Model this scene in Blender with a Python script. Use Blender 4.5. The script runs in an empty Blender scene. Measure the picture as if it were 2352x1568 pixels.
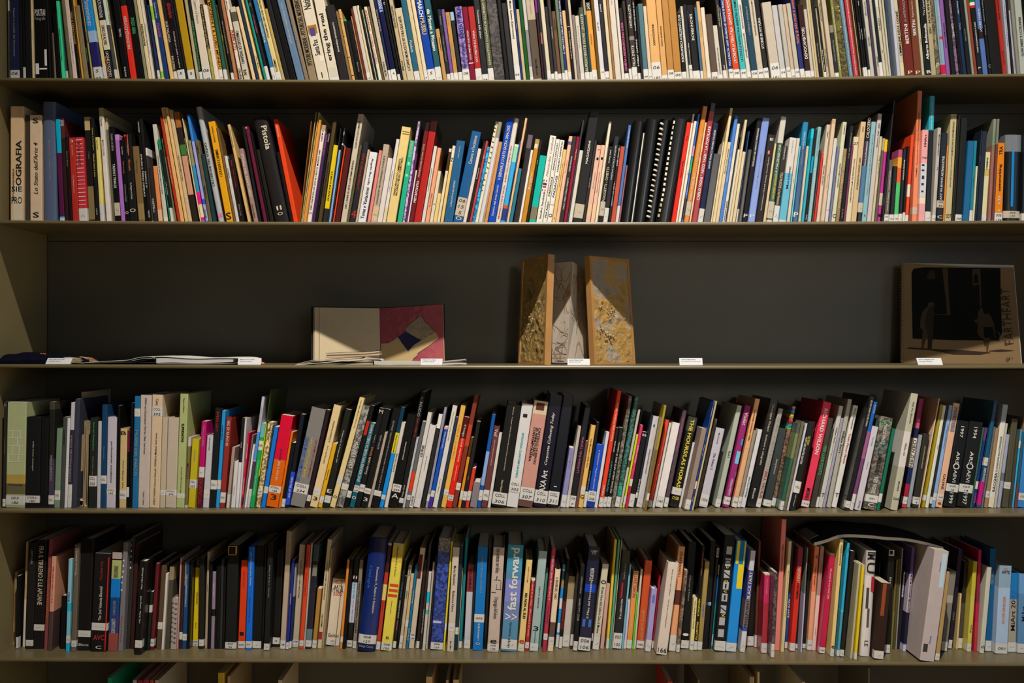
import bpy, math, random, re
from mathutils import Vector, noise
random.seed(7)
S = bpy.context.scene
COL = S.collection
F, CX, CY, Z0, HZ = 2500.0, 1176.0, 784.0, 2.5, 1.35   # focal length in px, picture centre, distance of the shelf fronts, eye height

# ---------------------------------------------------------------- camera, world, lights, exposure
cd = bpy.data.cameras.new('camera'); cam = bpy.data.objects.new('camera', cd); COL.objects.link(cam)
cam.location = (0, 0, HZ); cam.rotation_euler = (math.pi/2, 0, 0)
cd.sensor_width = 36; cd.lens = F/2352*36; cd.clip_end = 50
S.camera = cam
w = bpy.data.worlds.new('dim_room'); S.world = w; w.use_nodes = True
w.node_tree.nodes['Background'].inputs[0].default_value = (.95, .95, 1, 1)
w.node_tree.nodes['Background'].inputs[1].default_value = .004
def spot(name, loc, aim, power, size, blend, rad, col):
    l = bpy.data.lights.new(name, 'SPOT'); l.energy = power; l.spot_size = math.radians(size); l.spot_blend = blend
    l.shadow_soft_size = rad; l.color = col
    o = bpy.data.objects.new(name, l); COL.objects.link(o); o.location = loc
    o.rotation_euler = (Vector(aim)-Vector(loc)).to_track_quat('-Z', 'Y').to_euler()
def area(name, loc, aim, power, sx, sy, col):
    l = bpy.data.lights.new(name, 'AREA'); l.energy = power; l.shape = 'RECTANGLE'; l.size = sx; l.size_y = sy; l.color = col
    o = bpy.data.objects.new(name, l); COL.objects.link(o); o.location = loc
    o.rotation_euler = (Vector(aim)-Vector(loc)).to_track_quat('-Z', 'Y').to_euler()
spot('ceiling_spotlight', (.22, .3, HZ+3.3), (.24, 2.5, HZ+.15), 870, 56, 1.0, .045, (1, .93, .82))
area('far_window_light', (3.4, -1.2, HZ+1.0), (.9, 2.6, HZ-.2), 13, 1.2, 1.6, (.5, .72, 1))
area('room_bounce_light', (1.0, -1.3, HZ-.05), (.6, 2.6, HZ-.05), 5, 1.6, .8, (1, .93, .82))
spot('wall_washer', (1.5, -1.6, HZ+.75), (.42, 2.7, HZ+.04), 75, 25, 1.0, .25, (1, .95, .86))  # soft second spot standing in for bounce light on the display shelf
spot('aisle_spotlight', (.2, -.2, HZ+3.3), (.2, .6, 0), 2400, 34, .8, .08, (1, .9, .72))  # unseen spot added so the floor throws light up under the shelves
S.view_settings.view_transform = 'Standard'; S.view_settings.look = 'None'
S.view_settings.gamma = 1; S.view_settings.exposure = 0; S.view_settings.use_curve_mapping = False

# ---------------------------------------------------------------- materials
def lin(c): return c/12.92 if c <= .04045 else ((c+.055)/1.055)**2.4
def hexlin(h): return tuple(lin(int(h[i:i+2], 16)/255) for i in (0, 2, 4))
def newmat(name, rough, spec=.5, coat=0, attr=True, color=(.5, .5, .5), nscale=60, namp=.08, bump=0, bscale=400, metal=0, sheen=0):
    m = bpy.data.materials.new(name); m.use_nodes = True; nt = m.node_tree; N = nt.nodes; L = nt.links
    b = N['Principled BSDF']; b.inputs['Roughness'].default_value = rough; b.inputs['Specular IOR Level'].default_value = spec
    b.inputs['Coat Weight'].default_value = coat; b.inputs['Coat Roughness'].default_value = .2; b.inputs['Metallic'].default_value = metal
    tc = N.new('ShaderNodeTexCoord'); nz = N.new('ShaderNodeTexNoise'); nz.inputs['Scale'].default_value = nscale; nz.inputs['Detail'].default_value = 4
    L.new(tc.outputs['Object'], nz.inputs['Vector'])
    mr = N.new('ShaderNodeMapRange'); mr.inputs[3].default_value = 1-namp; mr.inputs[4].default_value = 1+namp
    L.new(nz.outputs['Fac'], mr.inputs[0])
    mx = N.new('ShaderNodeVectorMath'); mx.operation = 'SCALE'
    if attr:
        a = N.new('ShaderNodeAttribute'); a.attribute_name = 'Col'; L.new(a.outputs['Color'], mx.inputs[0])
    else: mx.inputs[0].default_value = color
    L.new(mr.outputs[0], mx.inputs['Scale']); L.new(mx.outputs[0], b.inputs['Base Color'])
    if bump:
        n2 = N.new('ShaderNodeTexNoise'); n2.inputs['Scale'].default_value = bscale; L.new(tc.outputs['Object'], n2.inputs['Vector'])
        bp = N.new('ShaderNodeBump'); bp.inputs['Strength'].default_value = bump; bp.inputs['Distance'].default_value = .001
        L.new(n2.outputs['Fac'], bp.inputs['Height']); L.new(bp.outputs[0], b.inputs['Normal'])
    return m
M_GLOSS = newmat('glossy_cover', .3, .38, .06, namp=.06)
M_MATT = newmat('matt_cover', .62, .2, namp=.1, bump=.15)
M_PAGE = newmat('page_edges', .85, .2, namp=.15, nscale=300)
M_INK = newmat('printed_ink', .7, .12, namp=.04)
M_STICK = newmat('paper_sticker', .7, .25, namp=.06)
M_PICT = newmat('mottled_picture_cover', .4, .5, .1, namp=0)
_n = M_PICT.node_tree; _b = _n.nodes['Principled BSDF']; _src = _b.inputs['Base Color'].links[0].from_socket
_t = _n.nodes.new('ShaderNodeTexCoord'); _z = _n.nodes.new('ShaderNodeTexNoise'); _z.inputs['Scale'].default_value = 85; _z.inputs['Detail'].default_value = 5; _z.inputs['Distortion'].default_value = 1.6
_n.links.new(_t.outputs['Object'], _z.inputs['Vector']); _r = _n.nodes.new('ShaderNodeValToRGB'); _n.links.new(_z.outputs['Fac'], _r.inputs[0])
_r.color_ramp.elements[0].position = .44; _r.color_ramp.elements[0].color = (.35, .35, .36, 1); _r.color_ramp.elements[1].position = .56; _r.color_ramp.elements[1].color = (1.3, 1.3, 1.3, 1)
_m = _n.nodes.new('ShaderNodeMix'); _m.data_type = 'RGBA'; _m.blend_type = 'MULTIPLY'; _m.inputs[0].default_value = 1
_n.links.new(_src, _m.inputs[6]); _n.links.new(_r.outputs[0], _m.inputs[7]); _n.links.new(_m.outputs[2], _b.inputs['Base Color'])
BM = [M_GLOSS, M_MATT, M_PAGE, M_INK, M_STICK, M_PICT]
M_SHELF = newmat('khaki_painted_metal', .36, .4, .05, attr=False, color=(.135, .106, .05), nscale=9, namp=.10, bump=.03, bscale=900)
M_SIDE = newmat('khaki_side_panel', .45, .4, attr=False, color=(.28, .225, .11), nscale=7, namp=.1)
M_BACK = newmat('khaki_back_panel', .5, .4, attr=False, color=(.115, .105, .075), nscale=5, namp=.14)
M_WALL = newmat('grey_plaster', .9, .2, attr=False, color=(.25, .24, .22))
M_FLOOR = newmat('pale_wood_floor', .5, .4, attr=False, color=(.38, .29, .18), nscale=14, namp=.3)

# ---------------------------------------------------------------- mesh builder
class MB:
    def __init__(s): s.v = []; s.f = []; s.c = []; s.m = []
    def add(s, vs, fs, col, mat):
        n = len(s.v); s.v += vs
        for f in fs: s.f.append(tuple(i+n for i in f)); s.c.append(col); s.m.append(mat)
    def box(s, x0, x1, y0, y1, z0, z1, col=(.5, .5, .5), mat=0):
        s.add([(x, y, z) for x in (x0, x1) for y in (y0, y1) for z in (z0, z1)],
              [(0, 1, 3, 2), (4, 6, 7, 5), (0, 4, 5, 1), (2, 3, 7, 6), (0, 2, 6, 4), (1, 5, 7, 3)], col, mat)
    def hexa(s, p, col=(.5, .5, .5), mat=0):   # p: 4 front corners ccw seen from the front, then 4 back corners
        s.add([tuple(q) for q in p], [(0, 1, 2, 3), (4, 7, 6, 5), (0, 4, 5, 1), (1, 5, 6, 2), (2, 6, 7, 3), (3, 7, 4, 0)], col, mat)
    def poly(s, pts, dy, col=(.5, .5, .5), mat=0):  # polygon with a small thickness towards +Y
        n = len(pts); vs = [tuple(p) for p in pts]+[(p[0], p[1]+dy, p[2]) for p in pts]
        s.add(vs, [tuple(range(n)), tuple(range(2*n-1, n-1, -1))]+[(i, n+i, n+(i+1) % n, (i+1) % n) for i in range(n)], col, mat)
    def strip(s, a, b, d0, d1, col=(.5, .5, .5), mat=0):  # curved slab: a upper line, b lower line (lists of x,z), between depths d0 and d1
        n = len(a); vs = [(x, d0, z) for x, z in a]+[(x, d0, z) for x, z in b]+[(x, d1, z) for x, z in a]+[(x, d1, z) for x, z in b]
        fs = [(0, n, 3*n, 2*n), (n-1, 3*n-1, 4*n-1, 2*n-1)]
        for i in range(n-1):
            fs += [(i, i+1, n+i+1, n+i), (2*n+i, 3*n+i, 3*n+i+1, 2*n+i+1), (i, 2*n+i, 2*n+i+1, i+1), (n+i, n+i+1, 3*n+i+1, 3*n+i)]
        s.add(vs, fs, col, mat)
    def tube(s, pts, r, col=(.5, .5, .5), mat=0, k=6):
        n0 = len(s.v); P = [Vector(p) for p in pts]
        for i, p in enumerate(P):
            t = (P[min(i+1, len(P)-1)]-P[max(i-1, 0)]).normalized()
            a = t.cross(Vector((.3, 1, .2))).normalized(); b = t.cross(a)
            for j in range(k):
                q = p+(a*math.cos(j*2*math.pi/k)+b*math.sin(j*2*math.pi/k))*r; s.v.append(tuple(q))
        for i in range(len(P)-1):
            for j in range(k):
                s.f.append((n0+i*k+j, n0+i*k+(j+1) % k, n0+(i+1)*k+(j+1) % k, n0+(i+1)*k+j)); s.c.append(col); s.m.append(mat)
    def build(s, name, mats, parent=None, origin=(0, 0, 0)):
        me = bpy.data.meshes.new(name); ox, oy, oz = origin
        used = sorted(set(s.m)); mp = {k: i for i, k in enumerate(used)}
        me.from_pydata([(a-ox, b-oy, c-oz) for a, b, c in s.v], [], s.f)
        for k in used: me.materials.append(mats[k])
        me.polygons.foreach_set('material_index', [mp[k] for k in s.m])
        ca = me.color_attributes.new('Col', 'FLOAT_COLOR', 'CORNER'); buf = []
        for f, c in zip(s.f, s.c): buf += [c[0], c[1], c[2], 1]*len(f)
        ca.data.foreach_set('color', buf)
        me.update()
        o = bpy.data.objects.new(name, me); COL.objects.link(o)
        if parent: o.parent = parent
        else: o.location = origin
        return o
def empty(name, loc, label=None, cat=None, group=None):
    o = bpy.data.objects.new(name, None); COL.objects.link(o); o.location = loc; o.empty_display_size = .02
    tag(o, label, cat, group); return o
def tag(o, label=None, cat=None, group=None, kind=None):
    if label: o['label'] = label
    if cat: o['category'] = cat
    if group: o['group'] = group
    if kind: o['kind'] = kind
    return o
def P(px, py, d=0.0):   # a point of the picture at depth d behind the shelf fronts
    y = Z0+d; return Vector(((px-CX)/F*y, y, HZ+(CY-py)/F*y))

# ---------------------------------------------------------------- text: every string is typeset once, all evaluated together
TXT = {}
def want(t, bold=0.0, shear=0.0):
    k = (t, bold, shear)
    if k not in TXT:
        c = bpy.data.curves.new('t', 'FONT'); c.body = t; c.resolution_u = 2; c.offset = bold; c.shear = shear; c.space_line = .8
        o = bpy.data.objects.new('t', c); COL.objects.link(o); TXT[k] = o
    return k
GLY = {}
def typeset():
    dg = bpy.context.evaluated_depsgraph_get(); dg.update()
    for k, o in TXT.items():
        me = o.evaluated_get(dg).to_mesh()
        vs = [(v.co.x, v.co.y) for v in me.vertices]; fs = [tuple(p.vertices) for p in me.polygons]
        if vs:
            x0 = min(v[0] for v in vs); x1 = max(v[0] for v in vs); y0 = min(v[1] for v in vs); y1 = max(v[1] for v in vs)
            GLY[k] = ([(a-(x0+x1)/2, b-(y0+y1)/2) for a, b in vs], fs, x1-x0, y1-y0)
        o.evaluated_get(dg).to_mesh_clear()
    for o in TXT.values():
        c = o.data; bpy.data.objects.remove(o); bpy.data.curves.remove(c)
def put_text(mb, k, C, ex, ey, L, H, col, mat, lim=(.35, 1.6)):   # centre C, directions ex, ey, length L, height H
    if k not in GLY: return
    vs, fs, W, Hh = GLY[k]
    sy = H/max(Hh, .3 if Hh < .3 else Hh); sx = min(max(L/W, lim[0]*sy), lim[1]*sy)
    if W*sx > L*1.05: sx = L/W
    mb.add([tuple(C+ex*(a*sx)+ey*(b*sy)) for a, b in vs], fs, col, mat)

# ---------------------------------------------------------------- the shelving unit
XS = [0, 600, 1176, 1764, 2352]
EDGE = {0: [-160]*5, 1: [177, 182, 182.5, 178.5, 167], 2: [505, 509, 510, 509, 505.5], 3: [836, 838, 839, 839, 838],
        4: [1170, 1172, 1175, 1177, 1179.5], 5: [1511, 1513.5, 1515.5, 1518, 1523], 6: [1858, 1860, 1861, 1862, 1866]}
def lerp_tab(xs, ys, x):
    if x <= xs[0]: return ys[0]
    for i in range(len(xs)-1):
        if x <= xs[i+1]: return ys[i]+(ys[i+1]-ys[i])*(x-xs[i])/(xs[i+1]-xs[i])
    return ys[-1]
def edge_y(r, px):   # smooth version of the table
    return sum(lerp_tab(XS, EDGE[r], px+dx) for dx in (-200, -100, 0, 100, 200))/5
def shelf_z(r, X): return HZ+(CY-edge_y(r, X/Z0*F+CX))/F*Z0
XL, XR, DEP = -1.196, 1.42, .297
LIP = .0085
for r in range(0, 7):
    mb = MB(); n = 40
    xs = [XL+.001+(XR-XL-.002)*i/n for i in range(n+1)]
    prof = [(DEP-.001, 0), (.004, 0), (.0012, -.001), (0, -.0035), (0, -LIP+.002), (.002, -LIP), (.010, -LIP), (.011, -.0062), (DEP-.001, -.0062)]
    for i, x in enumerate(xs):
        z = shelf_z(r, x); mb.v += [(x, Z0+a, z+b) for a, b in prof]
    k = len(prof)
    for i in range(n):
        for j in range(k): mb.f.append((i*k+j, i*k+(j+1) % k, (i+1)*k+(j+1) % k, (i+1)*k+j)); mb.c.append((0, 0, 0)); mb.m.append(0)
    mb.f += [tuple(range(k)), tuple(reversed(range(n*k, n*k+k)))]; mb.c += [(0, 0, 0)]*2; mb.m += [0, 0]
    o = mb.build('shelf_board', [M_SHELF]); tag(o, ['khaki metal shelf board above the frame', 'topmost khaki shelf board in view, under the first row of books',
        'second khaki shelf board from the top, above the display gap', 'khaki shelf board carrying the displayed artworks and name cards',
        'khaki shelf board under the row of books below the artworks', 'lowest khaki shelf board in view with its whole top showing',
        'khaki shelf board below the frame'][r], 'shelf'); 
    for p in o.data.polygons: p.use_smooth = False
mb = MB(); mb.box(XL-.02, XL, Z0-.004, Z0+DEP+.01, 0, HZ+1.3); o = mb.build('side_panel', [M_SIDE]); tag(o, 'khaki metal side panel closing the shelves on the left', 'panel')
mb = MB(); mb.box(XR, XR+.02, Z0-.004, Z0+DEP+.01, 0, HZ+1.3); o = mb.build('side_panel', [M_SIDE]); tag(o, 'khaki metal side panel beyond the right edge of the frame', 'panel')
bk = empty('back_panel', (0, Z0+DEP, HZ), 'dark khaki sheet metal back behind the shelves, in bays', 'panel')
for r in range(0, 6):
    mb = MB(); z1 = shelf_z(r, 0)-.0185; z0 = shelf_z(r+1, 0)-.016
    mb.box(XL+.004, XR-.004, Z0+DEP, Z0+DEP+.006, z0, z1); mb.build('panel_sheet', [M_BACK], bk, (0, Z0+DEP, HZ))
mb = MB(); mb.box(XL, XR, Z0+DEP+.006, Z0+DEP+.009, .02, HZ+1.29); mb.build('backing_sheet', [M_BACK], bk, (0, Z0+DEP, HZ))
for nm, bx, m in (('wall_back', (-4, 4, Z0+DEP+.04, Z0+DEP+.14, 0, 4.9), M_WALL), ('wall_front', (-4, 4, -3.6, -3.5, 0, 4.9), M_WALL),
                  ('wall_left', (-4.1, -4, -3.6, Z0+DEP+.14, 0, 4.9), M_WALL), ('wall_right', (4, 4.1, -3.6, Z0+DEP+.14, 0, 4.9), M_WALL),
                  ('floor', (-4.1, 4.1, -3.6, Z0+DEP+.14, -.1, 0), M_FLOOR), ('ceiling', (-4.1, 4.1, -3.6, Z0+DEP+.14, 4.9, 5), M_WALL)):
    mb = MB(); mb.box(*bx); tag(mb.build(nm, [m]), kind='structure')
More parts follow.
